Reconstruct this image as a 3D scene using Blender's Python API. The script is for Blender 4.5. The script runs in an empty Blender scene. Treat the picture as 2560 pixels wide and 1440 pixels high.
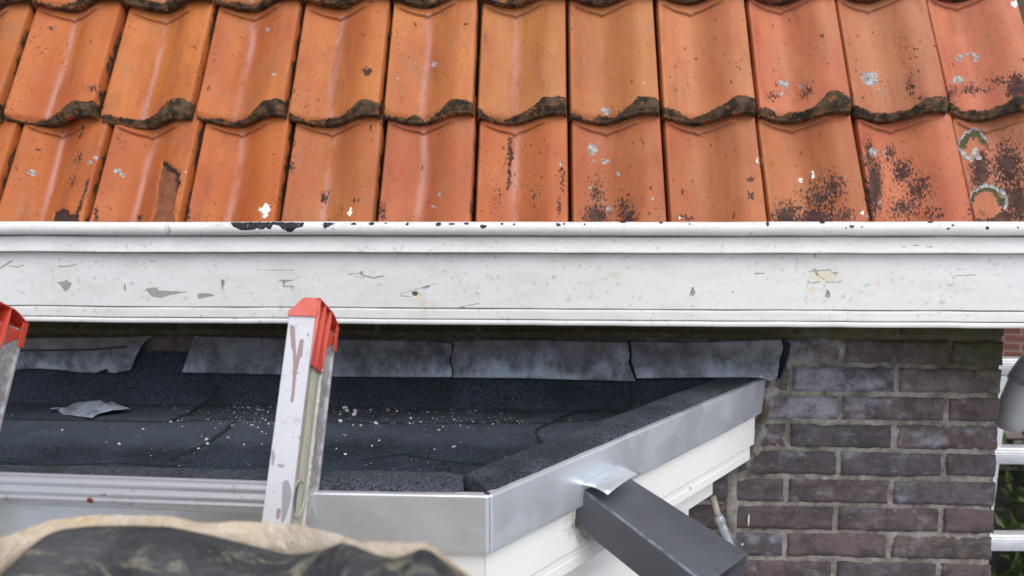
import bpy, bmesh, math, random
import numpy as np
from math import sin, cos, radians, pi, atan2
from mathutils import Vector, Matrix

sc = bpy.context.scene
COL = sc.collection
random.seed(7)
RNG = np.random.default_rng(11)
H = 3.4                                   # eye height above the ground

# ------------------------------------------------------------------ camera
F, PITCH, YAW = 1900.0, radians(5), radians(2.86)
cam_d = bpy.data.cameras.new('camera')
cam = bpy.data.objects.new('camera', cam_d)
COL.objects.link(cam)
cam.location = (0, 0, H)
cam.rotation_euler = (pi / 2 - PITCH, 0, YAW)
cam_d.sensor_width = 36
cam_d.lens = F / 2560 * 36
cam_d.clip_start = 0.02
cam_d.clip_end = 2000
cam_d.dof.use_dof = True
cam_d.dof.focus_distance = 1.3
cam_d.dof.aperture_fstop = 4.0
sc.camera = cam

# ------------------------------------------------------------------ sky, sun, exposure
SUN = Vector((0.34, -0.62, 0.95)).normalized()
w = bpy.data.worlds.new('World')
sc.world = w
w.use_nodes = True
wn = w.node_tree.nodes
wl = w.node_tree.links
bg = wn['Background']
sky = wn.new('ShaderNodeTexSky')
sky.sky_type = 'NISHITA'
sky.sun_disc = False
sky.sun_elevation = math.asin(SUN.z)
sky.sun_rotation = atan2(SUN.x, SUN.y)
sky.air_density = 0.7
sky.dust_density = 1.6
sky.ozone_density = 0.7
hsv = wn.new('ShaderNodeHueSaturation')          # thin cloud: a paler sky
hsv.inputs['Saturation'].default_value = 0.55
wl.new(sky.outputs[0], hsv.inputs['Color'])
wl.new(hsv.outputs[0], bg.inputs[0])
bg.inputs[1].default_value = 0.15
sun_d = bpy.data.lights.new('sun', 'SUN')
sun_d.energy = 1.5
sun_d.angle = radians(60)
sun_d.color = (1.0, 0.97, 0.93)
sun = bpy.data.objects.new('sun', sun_d)
COL.objects.link(sun)
sun.rotation_euler = (-SUN).to_track_quat('-Z', 'Y').to_euler()
sun.location = (3, -4, 8)
sc.view_settings.view_transform = 'Standard'
sc.view_settings.look = 'None'
sc.view_settings.exposure = 0.36
sc.view_settings.gamma = 1.0

# ------------------------------------------------------------------ measuring helpers
def _rx(a):
    c, s = cos(a), sin(a)
    return np.array([[1, 0, 0], [0, c, -s], [0, s, c]])
def _rz(a):
    c, s = cos(a), sin(a)
    return np.array([[c, -s, 0], [s, c, 0], [0, 0, 1]])
RC = _rz(YAW) @ _rx(pi / 2 - PITCH)
EYE = np.array([0, 0, H])
def ray(px, py): return RC @ np.array([(px - 1280) / F, (720 - py) / F, -1.0])
def atY(px, py, Y):
    d = ray(px, py)
    return EYE + d * (Y / d[1])
def atZ(px, py, z):
    d = ray(px, py)
    return EYE + d * ((z - H) / d[2])
def atP(px, py, p, n):
    d = ray(px, py)
    return EYE + d * (np.dot(p - EYE, n) / np.dot(d, n))
def proj(P):
    c = (np.asarray(P, float) - EYE) @ RC
    return 1280 + F * c[..., 0] / -c[..., 2], 720 - F * c[..., 1] / -c[..., 2]

# smooth value noise for modelling (not shading)
_TAB = RNG.random((64, 64, 64))
def vnoise(P, scale=1.0, seed=0):
    q = np.asarray(P, float) * scale + seed * 7.31 + 1000
    i = np.floor(q).astype(int)
    f = q - i
    f = f * f * (3 - 2 * f)
    out = 0
    for dx in (0, 1):
        for dy in (0, 1):
            for dz in (0, 1):
                wgt = (f[..., 0] if dx else 1 - f[..., 0]) * (f[..., 1] if dy else 1 - f[..., 1]) * (f[..., 2] if dz else 1 - f[..., 2])
                out = out + wgt * _TAB[(i[..., 0] + dx) % 64, (i[..., 1] + dy) % 64, (i[..., 2] + dz) % 64]
    return out * 2 - 1
def fbm(P, scale=1.0, seed=0, octv=3):
    a, t, o = 1.0, 0.0, 0.0
    for k in range(octv):
        o = o + a * vnoise(P, scale * 2 ** k, seed + k * 3)
        t += a
        a *= 0.5
    return o / t

def sstep(a, b, x):
    t = np.clip((x - a) / (b - a), 0, 1)
    return t * t * (3 - 2 * t)
def m_ell(x, y, cx, cy, rx, ry, k=1.0):
    return k * (1 - 0.5 * np.sqrt(((x - cx) / rx) ** 2 + ((y - cy) / ry) ** 2))
def m_ring(x, y, cx, cy, rx, ry, wd, a0=None, a1=None):
    d = np.sqrt(((x - cx) / rx) ** 2 + ((y - cy) / ry) ** 2)
    m = 1 - 0.5 * np.abs(d - 1) / wd
    if a0 is not None:
        an = np.degrees(np.arctan2(-(y - cy), x - cx)) % 360
        lo, hi = a0 % 360, a1 % 360
        ok = (an >= lo) & (an <= hi) if lo < hi else (an >= lo) | (an <= hi)
        m = np.where(ok, m, 0)
    return m
def m_line(x, y, pts, wd):
    d = np.full(np.shape(x), 1e9)
    for (x0, y0), (x1, y1) in zip(pts[:-1], pts[1:]):
        vx, vy = x1 - x0, y1 - y0
        t = np.clip(((x - x0) * vx + (y - y0) * vy) / (vx * vx + vy * vy + 1e-9), 0, 1)
        d = np.minimum(d, np.hypot(x - x0 - t * vx, y - y0 - t * vy))
    return 1 - 0.5 * d / wd
def m_poly(x, y, pts, soft=4.0):
    ins = np.zeros(np.shape(x), bool)
    for (x0, y0), (x1, y1) in zip(pts, pts[1:] + pts[:1]):
        c = ((y0 > y) != (y1 > y)) & (x < (x1 - x0) * (y - y0) / (y1 - y0 + 1e-9) + x0)
        ins ^= c
    d = (1 - m_line(x, y, pts + pts[:1], 1.0)) * 2
    return np.clip(0.5 + np.where(ins, d, -d) / (2 * soft), 0, 1)

# ------------------------------------------------------------------ object helpers
def tag(o, label=None, cat=None, group=None, kind=None):
    if label: o['label'] = label
    if cat: o['category'] = cat
    if group: o['group'] = group
    if kind: o['kind'] = kind
    return o
def empty(name, loc=(0, 0, 0), **kw):
    o = bpy.data.objects.new(name, None)
    COL.objects.link(o)
    o.location = loc
    o.empty_display_size = 0.05
    return tag(o, **kw)
def adopt(o, parent):
    if parent is not None:
        o.parent = parent
        o.matrix_parent_inverse = Matrix.Translation(-Vector(parent.location)) if parent.rotation_euler[:] == (0, 0, 0) else parent.matrix_basis.inverted()
    return o
def from_pydata(name, V, Fc, mat, parent=None, smooth=True, attrs=None, mats=None, fmat=None):
    me = bpy.data.meshes.new(name)
    V = np.asarray(V, float)
    me.from_pydata(V.tolist(), [], [tuple(int(i) for i in f) for f in Fc])
    for m in ([mat] if mats is None else mats): me.materials.append(m)
    if fmat is not None: me.polygons.foreach_set('material_index', np.asarray(fmat, np.int32))
    me.polygons.foreach_set('use_smooth', [smooth] * len(me.polygons))
    if attrs:
        for k, v in attrs.items():
            v = np.asarray(v, float)
            if v.ndim == 2:
                a = me.attributes.new(k, 'FLOAT_COLOR', 'POINT')
                a.data.foreach_set('color', np.c_[v, np.ones(len(v))].ravel())
            else:
                a = me.attributes.new(k, 'FLOAT', 'POINT')
                a.data.foreach_set('value', v)
    me.update()
    o = bpy.data.objects.new(name, me)
    COL.objects.link(o)
    return adopt(o, parent)
def grid_faces(ny, nx, off=0, flip=False):
    i = np.arange(ny - 1)[:, None] * nx + np.arange(nx - 1)[None, :] + off
    q = np.stack([i, i + 1, i + nx + 1, i + nx], -1).reshape(-1, 4)
    return q[:, ::-1] if flip else q
def sheet(name, P, mat, parent=None, flip=False, attrs=None, keep=None, smooth=True):
    ny, nx = P.shape[:2]
    f = grid_faces(ny, nx, 0, flip)
    V = P.reshape(-1, 3)
    if keep is not None:
        kf = keep.reshape(-1)[f].all(1)
        f = f[kf]
        used = np.zeros(len(V), bool)
        used[f.ravel()] = True
        idx = np.cumsum(used) - 1
        V = V[used]
        f = idx[f]
        if attrs: attrs = {k: (v.reshape(len(used), -1)[used] if np.ndim(v) > P.ndim - 1 else v.reshape(-1)[used]) for k, v in attrs.items()}
    elif attrs:
        attrs = {k: (v.reshape(-1, 3) if v.ndim == 3 else v.reshape(-1)) for k, v in attrs.items()}
    return from_pydata(name, V, f, mat, parent, smooth, attrs)
def solidify(o, t, offset=-1):
    m = o.modifiers.new('thickness', 'SOLIDIFY')
    m.thickness = t
    m.offset = offset
    return o
class MB:
    """collects hexahedra / prisms / tubes, then builds ONE mesh"""
    def __init__(s): s.V, s.F = [], []
    def hexa(s, p):                      # 8 points: bottom loop, top loop
        b = len(s.V)
        s.V += [tuple(map(float, q)) for q in p]
        for f in ((3, 2, 1, 0), (4, 5, 6, 7), (0, 1, 5, 4), (1, 2, 6, 5), (2, 3, 7, 6), (3, 0, 4, 7)):
            s.F.append(tuple(b + i for i in f))
        return s
    def box(s, a, b_):
        (x0, y0, z0), (x1, y1, z1) = a, b_
        return s.hexa([(x0, y0, z0), (x1, y0, z0), (x1, y1, z0), (x0, y1, z0), (x0, y0, z1), (x1, y0, z1), (x1, y1, z1), (x0, y1, z1)])
    def prism(s, poly, d):               # planar polygon (3d points) extruded by vector d
        b, n = len(s.V), len(poly)
        P = [np.asarray(p, float) for p in poly]
        s.V += [tuple(p) for p in P] + [tuple(p + np.asarray(d)) for p in P]
        s.F.append(tuple(b + i for i in range(n))[::-1])
        s.F.append(tuple(b + n + i for i in range(n)))
        for i in range(n):
            j = (i + 1) % n
            s.F.append((b + i, b + j, b + n + j, b + n + i))
        return s
    def tube(s, pts, rad, n=12, caps=True):
        b = len(s.V)
        P = [np.asarray(p, float) for p in pts]
        rr = [rad] * len(P) if np.isscalar(rad) else rad
        t0 = P[1] - P[0]
        u = np.cross(t0, (0.31, 0.2, 0.93))
        for k, p in enumerate(P):
            t = (P[min(k + 1, len(P) - 1)] - P[max(k - 1, 0)])
            t = t / np.linalg.norm(t)
            u = u - t * np.dot(u, t)
            u = u / np.linalg.norm(u)
            v = np.cross(t, u)
            for i in range(n):
                a = 2 * pi * i / n
                s.V.append(tuple(p + rr[k] * (cos(a) * u + sin(a) * v)))
        for k in range(len(P) - 1):
            for i in range(n):
                j = (i + 1) % n
                s.F.append((b + k * n + i, b + k * n + j, b + (k + 1) * n + j, b + (k + 1) * n + i))
        if caps:
            s.F.append(tuple(b + i for i in range(n))[::-1])
            s.F.append(tuple(b + (len(P) - 1) * n + i for i in range(n)))
        return s
    def build(s, name, mat, parent=None, bevel=0, smooth=False, seg=2, attrs=None):
        V = np.array(s.V)
        o = from_pydata(name, V, s.F, mat, parent, smooth, attrs(V) if attrs else None)
        bm = bmesh.new()
        bm.from_mesh(o.data)
        bmesh.ops.recalc_face_normals(bm, faces=bm.faces)
        bm.to_mesh(o.data)
        bm.free()
        if bevel:
            m = o.modifiers.new('bevel', 'BEVEL')
            m.width = bevel
            m.segments = seg
            m.limit_method = 'ANGLE'
            m.angle_limit = radians(40)
        return o

# ------------------------------------------------------------------ material helper
class M:
    def __init__(s, name, rough=0.6, metal=0.0, spec=0.5):
        s.m = bpy.data.materials.new(name)
        s.m.use_nodes = True
        s.nt = s.m.node_tree
        s.b = s.nt.nodes['Principled BSDF']
        s.b.inputs['Roughness'].default_value = rough
        s.b.inputs['Metallic'].default_value = metal
        s.b.inputs['Specular IOR Level'].default_value = spec
    def put(s, sock, v):
        if isinstance(v, bpy.types.NodeSocket): s.nt.links.new(v, sock)
        elif isinstance(v, (tuple, list)) and len(v) == 3 and sock.type == 'RGBA': sock.default_value = (*v, 1)
        else: sock.default_value = v
    def node(s, t, props=None, **ins):
        n = s.nt.nodes.new('ShaderNode' + t)
        for k, v in (props or {}).items(): setattr(n, k, v)
        for k, v in ins.items(): s.put(n.inputs[k.replace('_', ' ')], v)
        return n
    def obj(s): return s.node('TexCoord').outputs['Object']
    def map(s, vec, scale=(1, 1, 1), loc=(0, 0, 0), rot=(0, 0, 0)):
        return s.node('Mapping', Vector=vec, Scale=scale, Location=loc, Rotation=rot).outputs[0]
    def rand(s, vec, k=37.0):
        r = s.node('ObjectInfo').outputs['Random']
        return s.vm('ADD', vec, s.vscale(r, k))
    def vscale(s, f, k):
        n = s.node('VectorMath', {'operation': 'SCALE'})
        n.inputs[0].default_value = (k, k * 0.7, k * 1.3)
        s.put(n.inputs['Scale'], f)
        return n.outputs[0]
    def vm(s, op, a, b):
        n = s.node('VectorMath', {'operation': op})
        s.put(n.inputs[0], a)
        s.put(n.inputs[1], b)
        return n.outputs[0]
    def noise(s, vec, scale, detail=4.0, rough=0.6, dist=0.0):
        return s.node('TexNoise', Vector=vec, Scale=scale, Detail=detail, Roughness=rough, Distortion=dist).outputs['Fac']
    def vor(s, vec, scale, out='Distance', feature='F1'):
        return s.node('TexVoronoi', {'feature': feature}, Vector=vec, Scale=scale).outputs[out]
    def math(s, op, a, b=0.0, clamp=False):
        n = s.node('Math', {'operation': op, 'use_clamp': clamp})
        s.put(n.inputs[0], a)
        s.put(n.inputs[1], b)
        return n.outputs[0]
    def ss(s, v, lo, hi, a=0.0, b=1.0):
        return s.node('MapRange', {'interpolation_type': 'SMOOTHSTEP'}, Value=v, From_Min=lo, From_Max=hi, To_Min=a, To_Max=b).outputs[0]
    def mix(s, f, a, b, mode='MIX'):
        n = s.node('Mix', {'data_type': 'RGBA', 'blend_type': mode})
        s.put(n.inputs[0], f)
        s.put(n.inputs[6], a)
        s.put(n.inputs[7], b)
        return n.outputs[2]
    def fmix(s, f, a, b):
        n = s.node('Mix', {'data_type': 'FLOAT'})
        s.put(n.inputs[0], f)
        s.put(n.inputs[2], a)
        s.put(n.inputs[3], b)
        return n.outputs[0]
    def attr(s, name, out='Fac'): return s.node('Attribute', {'attribute_name': name}).outputs[out]
    def edge(s, m, vec, scale, k=0.45, lo=0.44, hi=0.56, detail=5.0):
        """mask value -> crisp ragged edge"""
        n = s.noise(vec, scale, detail, 0.65)
        return s.ss(s.math('ADD', m, s.math('MULTIPLY', s.math('SUBTRACT', n, 0.5), k)), lo, hi)
    def bump(s, h, strength=0.5, dist=0.002, normal=None):
        n = s.node('Bump', Strength=strength, Distance=dist, Height=h)
        if normal is not None: s.put(n.inputs['Normal'], normal)
        return n.outputs[0]
    def out(s, color=None, rough=None, normal=None, metal=None):
        if color is not None: s.put(s.b.inputs['Base Color'], color)
        if rough is not None: s.put(s.b.inputs['Roughness'], rough)
        if normal is not None: s.put(s.b.inputs['Normal'], normal)
        if metal is not None: s.put(s.b.inputs['Metallic'], metal)
        return s.m

# ================================================================== materials
def mat_tile():
    m = M('terracotta', spec=0.25)
    o = m.rand(m.obj())
    tint = m.node('ObjectInfo').outputs['Color']
    big = m.noise(m.map(o, (1, .45, 1)), 9, 3)
    streak = m.noise(m.map(o, (1, .06, 1)), 70, 4)
    c = m.mix(m.ss(big, .3, .7), (.42, .128, .044), (.52, .195, .066))
    c = m.mix(m.ss(streak, .5, .8, 0, .45), c, (.42, .115, .045))
    c = m.mix(1.0, c, tint, 'MULTIPLY')
    sky_sheen = m.attr('sky_sheen')  # pale streak: sky reflection painted into the trough colour
    c = m.mix(m.math('MULTIPLY', sky_sheen, m.ss(m.noise(m.map(o, (1, .3, 1)), 30, 4), .25, .6)), c, (.56, .27, .205))
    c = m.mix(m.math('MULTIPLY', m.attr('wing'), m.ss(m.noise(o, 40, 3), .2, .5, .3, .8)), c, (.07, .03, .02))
    # weathered grey film
    film = m.ss(m.noise(m.map(o, (1, .6, 1)), 16, 6, .7), .48, .72, 0, .42)
    c = m.mix(film, c, (.34, .17, .09))
    wash = m.ss(m.noise(m.map(o, (1, .22, 1), (1, 5, 2)), 20, 6, .72), .50, .74, 0, .55)
    c = m.mix(wash, c, (.24, .068, .028))
    soft = m.ss(m.noise(m.map(o, (1, .4, 1), (6, 1, 3)), 95, 5, .7), .56, .74, 0, .5)
    c = m.mix(soft, c, (.24, .085, .04))
    # pits and fine dark specks
    n1 = m.noise(o, 150, 3, .6)
    cl = m.noise(o, 11, 3)
    pit = m.ss(m.math('ADD', n1, m.math('MULTIPLY', m.math('SUBTRACT', cl, .5), .36)), .67, .715)
    pit2 = m.ss(m.noise(m.map(o, (1, .45, 1), (3, 7, 1)), 75, 4, .6), .675, .715)
    pit = m.math('MAXIMUM', pit, pit2)
    c = m.mix(m.math('MULTIPLY', pit, .85), c, (.05, .03, .022))
    # soot / moss masks baked as wear on the tile
    dk = m.edge(m.attr('dark'), m.map(o, (1, .5, 1)), 250, 1.7, .43, .60, 6)
    dcol = m.mix(m.ss(m.noise(o, 60, 4), .42, .62), (.030, .022, .022), (.075, .045, .042))
    c = m.mix(m.math('MULTIPLY', dk, .93), c, dcol)
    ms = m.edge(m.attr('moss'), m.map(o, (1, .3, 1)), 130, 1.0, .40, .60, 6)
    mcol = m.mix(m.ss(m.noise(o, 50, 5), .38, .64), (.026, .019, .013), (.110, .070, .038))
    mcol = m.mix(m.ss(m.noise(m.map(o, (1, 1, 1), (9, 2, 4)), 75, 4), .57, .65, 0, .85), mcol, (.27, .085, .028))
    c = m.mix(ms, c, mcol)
    # broken face
    br = m.ss(m.attr('chip'), .45, .55)
    bc = m.mix(m.noise(o, 60, 5), (.07, .028, .018), (.36, .13, .06))
    bc = m.mix(m.ss(m.attr('chipd'), .4, .6), bc, (.055, .03, .024))
    c = m.mix(br, c, bc)
    # lichen and droppings
    li = m.edge(m.attr('lichen'), o, 190, .75, .42, .58, 5)
    lc = m.mix(m.ss(m.noise(o, 130, 4), .38, .62), (.20, .20, .19), (.47, .49, .49))
    c = m.mix(m.math('MULTIPLY', li, .95), c, lc)
    gr = m.edge(m.attr('green'), o, 130, 1.2, .42, .6)
    c = m.mix(gr, c, m.mix(m.noise(o, 90, 4), (.03, .03, .014), (.11, .105, .04)))
    wh = m.edge(m.attr('white'), o, 170, 1.0, .46, .54)
    c = m.mix(wh, c, (.85, .84, .80))
    r = m.fmix(streak, .44, .64)
    for k in (ms, dk, br, li, pit): r = m.fmix(k, r, .9)
    h = m.math('ADD', m.math('MULTIPLY', m.noise(o, 240, 4), .5), m.math('MULTIPLY', m.noise(o, 45, 4), .6))
    h = m.math('SUBTRACT', h, m.math('MULTIPLY', pit, .9))
    h = m.math('ADD', h, m.math('MULTIPLY', li, .8))
    h = m.math('ADD', h, m.math('MULTIPLY', m.math('ADD', m.math('MULTIPLY', ms, .6), br), m.noise(o, 160, 5)))
    return m.out(c, r, m.bump(h, .35, .0016))

def mat_paint():
    m = M('white_paint', spec=0.4)
    o = m.obj()
    fine = m.noise(m.map(o, (.35, 1, 1)), 30, 5)
    c = m.mix(m.ss(fine, .42, .70, 0, .75), (.785, .782, .760), (.685, .680, .655))
    sp = m.ss(m.noise(o, 95, 3, .55), .57, .70, 0, .65)
    sp = m.math('MULTIPLY', sp, m.ss(m.noise(o, 12, 3), .38, .58))
    c = m.mix(sp, c, (.46, .46, .47))
    big = m.ss(m.noise(m.map(o, (.25, 1, .6)), 4, 4), .5, .75, 0, .25)
    c = m.mix(big, c, (.69, .67, .60))
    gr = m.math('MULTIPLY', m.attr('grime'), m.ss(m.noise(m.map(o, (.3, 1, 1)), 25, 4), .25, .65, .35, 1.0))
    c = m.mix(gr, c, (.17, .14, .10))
    ye = m.math('MULTIPLY', m.ss(m.math('ADD', m.attr('rust'), m.math('MULTIPLY', m.math('SUBTRACT', m.noise(o, 90, 4), .5), .6)),   .42, 1.0), .5)
    c = m.mix(ye, c, (.72, .55, .28))
    pe = m.edge(m.attr('peel'), o, 150, .35, .46, .54)
    c = m.mix(pe, c, m.mix(m.noise(m.map(o, (.15, 1, 1)), 180, 4), (.26, .245, .22), (.46, .45, .43)))
    ck = m.edge(m.attr('crack'), o, 200, .5, .46, .56)
    c = m.mix(m.math('MULTIPLY', ck, .72), c, (.22, .19, .16))
    bl = m.edge(m.attr('black'), m.map(o, (1, 1, .6)), 170, .9, .46, .54)
    c = m.mix(bl, c, m.mix(m.ss(m.noise(m.map(o, (6, 1, 1)), 60, 3), .62, .7), (.016, .017, .022), (.20, .2, .21)))
    r = m.fmix(bl, m.fmix(fine, .35, .5), .45)
    h = m.math('ADD', m.math('MULTIPLY', m.noise(m.map(o, (.3, 1, 1)), 120, 4), .35), m.math('MULTIPLY', m.noise(o, 18, 3), .5))
    for k, a in ((pe, .9), (ck, 1.2), (bl, .8)): h = m.math('SUBTRACT', h, m.math('MULTIPLY', k, a))
    return m.out(c, r, m.bump(h, .45, .0012))

def mat_board():
    m = M('cream_white_board', rough=.38, spec=.45)
    o = m.obj()
    c = m.mix(m.ss(m.noise(o, 9, 4), .4, .7, 0, .5), (.88, .88, .845), (.83, .825, .785))
    di = m.attr('grime')
    di = m.ss(m.math('ADD', di, m.math('MULTIPLY', m.math('SUBTRACT', m.noise(o, 120, 4), .5), .8)), .3, 1.0)
    c = m.mix(di, c, (.20, .16, .11))
    sp = m.ss(m.noise(o, 75, 3), .735, .76)
    c = m.mix(m.math('MULTIPLY', sp, .6), c, (.25, .2, .15))
    return m.out(c, None, m.bump(m.noise(o, 40, 4), .15, .001))

def mat_brick():
    m = M('dark_brick', spec=.3)
    o = m.obj()
    bc = m.mix(1.0, m.attr('bcol', 'Color'), (1.06, .97, .92), 'MULTIPLY')
    n = m.noise(o, 24, 6, .7)
    c = m.mix(m.ss(n, .38, .64, 0, .75), bc, (.046, .038, .041))
    fine = m.noise(o, 170, 4)
    sc_ = m.noise(m.map(o, (.35, 1, 1), (3, 1, 2)), 70, 6, .72)
    c = m.mix(m.ss(sc_, .52, .72, 0, .55), c, (.20, .18, .185))
    c = m.mix(m.ss(fine, .58, .76, 0, .6), c, (.030, .024, .026))
    ef = m.math('ADD', m.attr('efflo'), m.math('MULTIPLY', m.math('SUBTRACT', m.noise(m.map(o, (.8, 1, 1)), 30, 6, .68), .5), 2.6))
    c = m.mix(m.ss(ef, .50, 1.3, 0, .6), c, (.37, .375, .43))
    mo = m.ss(m.math('ADD', m.attr('algae_dark'), m.math('MULTIPLY', m.math('SUBTRACT', m.noise(o, 22, 5), .5), 1.1)), .3, .95)
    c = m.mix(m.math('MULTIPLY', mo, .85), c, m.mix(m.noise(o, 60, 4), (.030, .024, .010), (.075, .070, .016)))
    wh = m.edge(m.attr('white'), o, 160, .5)
    c = m.mix(wh, c, (.8, .78, .72))
    h = m.math('ADD', m.math('MULTIPLY', m.noise(o, 55, 5), .8), m.math('MULTIPLY', fine, .35))
    return m.out(c, .85, m.bump(h, .7, .003))
def mat_mortar():
    m = M('mortar', spec=.2)
    o = m.obj()
    c = m.mix(m.ss(m.noise(o, 22, 6, .7), .3, .68), (.115, .10, .085), (.35, .325, .285))
    c = m.mix(m.ss(m.noise(o, 210, 3), .56, .68, 0, .7), c, (.13, .11, .09))
    mo = m.ss(m.math('ADD', m.attr('algae_dark'), m.math('MULTIPLY', m.math('SUBTRACT', m.noise(o, 25, 5), .5), 1.1)), .35, .9)
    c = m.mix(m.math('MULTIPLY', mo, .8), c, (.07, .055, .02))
    mg = m.ss(m.noise(m.map(o, (1, 1, 1), (5, 2, 8)), 11, 4), .60, .72)
    c = m.mix(m.math('MULTIPLY', mg, .55), c, (.13, .085, .03))
    h = m.math('ADD', m.noise(o, 90, 5), m.math('MULTIPLY', m.noise(o, 300, 3), .4))
    return m.out(c, .95, m.bump(h, .9, .004))
def mat_felt(name, a, b, bright, gs=330):
    m = M(name, spec=.35)
    o = m.obj()
    g = m.noise(o, gs, 3, .6)
    g2 = m.vor(o, gs * 1.25)
    c = m.mix(m.ss(m.math('ADD', g, m.math('MULTIPLY', g2, .25)), .46, .74), a, b)
    c = m.mix(m.ss(m.noise(o, 300, 2), .66, .72, 0, bright), c, (.20, .22, .25))
    c = m.mix(m.ss(m.noise(o, 7, 5), .42, .68, 0, .55), c, tuple(x * .5 for x in a))
    du = m.ss(m.math('ADD', m.attr('dust'), m.math('MULTIPLY', m.math('SUBTRACT', m.noise(o, 18, 5), .5), 1.0)), .3, 1.1)
    c = m.mix(m.math('MULTIPLY', du, .50), c, (.082, .100, .124))
    ed = m.ss(m.attr('seam'), .35, .65)
    c = m.mix(m.math('MULTIPLY', ed, .8), c, (.007, .007, .009))
    h = m.math('ADD', g, m.math('MULTIPLY', m.noise(o, 60, 3), .6))
    return m.out(c, .82, m.bump(h, .8, .0035))
def mat_lead():
    m = M('weathered_lead', rough=.55, metal=0.0, spec=.5)
    o = m.obj()
    n = m.noise(o, 22, 6, .65)
    c = m.mix(m.ss(n, .35, .66), (.055, .058, .070), (.185, .188, .208))
    st = m.noise(m.map(o, (1, 1, .55)), 30, 7, .72)
    pa = m.math('ADD', m.attr('low'), m.math('MULTIPLY', m.math('SUBTRACT', st, .5), 1.9))
    c = m.mix(m.ss(pa, .36, 1.15, 0, .8), c, (.42, .48, .58))
    br = m.ss(m.math('ADD', m.attr('brown'), m.math('MULTIPLY', m.math('SUBTRACT', m.noise(o, 30, 5), .5), 1.4)), .45, 1.0)
    c = m.mix(m.math('MULTIPLY', br, .7), c, (.15, .12, .09))
    ct = m.edge(m.attr('crack'), o, 150, .3)
    c = m.mix(ct, c, (.008, .008, .01))
    sp = m.ss(m.noise(o, 120, 3), .70, .74)
    c = m.mix(m.math('MULTIPLY', sp, .7), c, (.014, .014, .017))
    h = m.math('ADD', m.noise(o, 40, 5), m.math('MULTIPLY', m.noise(o, 200, 3), .3))
    return m.out(c, m.fmix(n, .4, .75), m.bump(h, .4, .003))
def mat_alu(name, base, rough, sx=(1, 1, 1), dirt=.3, metal=.9, dcol=(.20, .19, .16)):
    m = M(name, metal=metal, spec=.5)
    o = m.obj()
    br = m.noise(m.map(o, sx), 60, 5, .7)
    c = m.mix(m.ss(br, .4, .7, 0, .35), base, tuple(x * .8 for x in base))
    d = m.ss(m.noise(o, 35, 6, .7), .52, .75, 0, dirt)
    c = m.mix(d, c, dcol)
    r = m.math('ADD', m.math('MULTIPLY', br, .18), rough)
    r = m.math('ADD', r, m.math('MULTIPLY', d, .35))
    return m, o, c, r, m.math('SUBTRACT', metal, m.math('MULTIPLY', d, .6))
def mat_trim():
    m, o, c, r, me = mat_alu('bright_aluminium', (.80, .84, .88), .22, (1, 1, 14), .10, .74)
    sm = m.noise(m.map(o, (1, 1, 1.6)), 7, 3, .5, .8)
    sc_ = m.ss(m.noise(m.map(o, (.35, .35, 1.0), (0, 0, 0), (.5, .3, .4)), 38, 4, .6, .6), .56, .66, 0, .35)
    c = m.mix(sc_, c, (.60, .62, .60))
    return m.out(c, m.math('ADD', r, m.math('ADD', m.math('MULTIPLY', m.ss(sm, .4, .62), .14), m.math('MULTIPLY', sc_, .2))), m.bump(m.math('ADD', m.noise(m.map(o, (1, 1, 20)), 40, 3), m.math('MULTIPLY', sm, 2.0)), .06, .004), me)
def mat_rail():
    m, o, c, r, me = mat_alu('worn_aluminium', (.70, .70, .72), .42, (8, 8, 1), .35, .55)
    rd = m.edge(m.attr('drip'), o, 150, .3, .46, .54)
    sp = m.ss(m.noise(o, 130, 3), .66, .70)
    c = m.mix(m.math('MULTIPLY', sp, .7), c, (.16, .14, .13))
    be = m.attr('beige')
    c = m.mix(be, c, m.mix(m.noise(m.map(o, (1, 1, .2)), 120, 4), (.30, .28, .20), (.46, .44, .34)))
    gy = m.math('MULTIPLY', m.attr('grey'), m.ss(m.noise(o, 55, 6, .7), .36, .60, .25, 1))
    c = m.mix(gy, c, m.mix(m.noise(o, 90, 5), (.08, .075, .065), (.30, .29, .27)))
    c = m.mix(m.math('MULTIPLY', rd, .8), c, m.mix(m.noise(o, 60, 4), (.20, .085, .070), (.30, .17, .14)))
    g2 = m.edge(m.attr('patch'), o, 120, .3)
    c = m.mix(m.math('MULTIPLY', g2, .85), c, (.30, .31, .33))
    me = m.math('MULTIPLY', me, m.math('SUBTRACT', 1.0, m.math('MAXIMUM', m.math('MAXIMUM', rd, be), gy)))
    return m.out(c, m.fmix(be, r, .6), m.bump(m.noise(o, 150, 4), .2, .001), me)
def mat_rung():
    m, o, c, r, me = mat_alu('rung_aluminium', (.56, .56, .58), .38, (.12, 6, 6), .8, .7, (.22, .20, .19))
    sp = m.ss(m.noise(m.map(o, (.5, 1, 1)), 60, 4), .67, .70)
    c = m.mix(m.math('MULTIPLY', sp, .7), c, (.13, .11, .11))
    rd = m.edge(m.attr('drip'), o, 140, .5)
    c = m.mix(rd, c, (.25, .05, .05))
    wp = m.ss(m.noise(m.map(o, (.4, 1, 1), (4, 1, 2)), 28, 5), .60, .66, 0, .6)
    c = m.mix(wp, c, (.74, .73, .73))
    return m.out(c, r, m.bump(m.noise(o, 120, 4), .2, .001), me)
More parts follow.
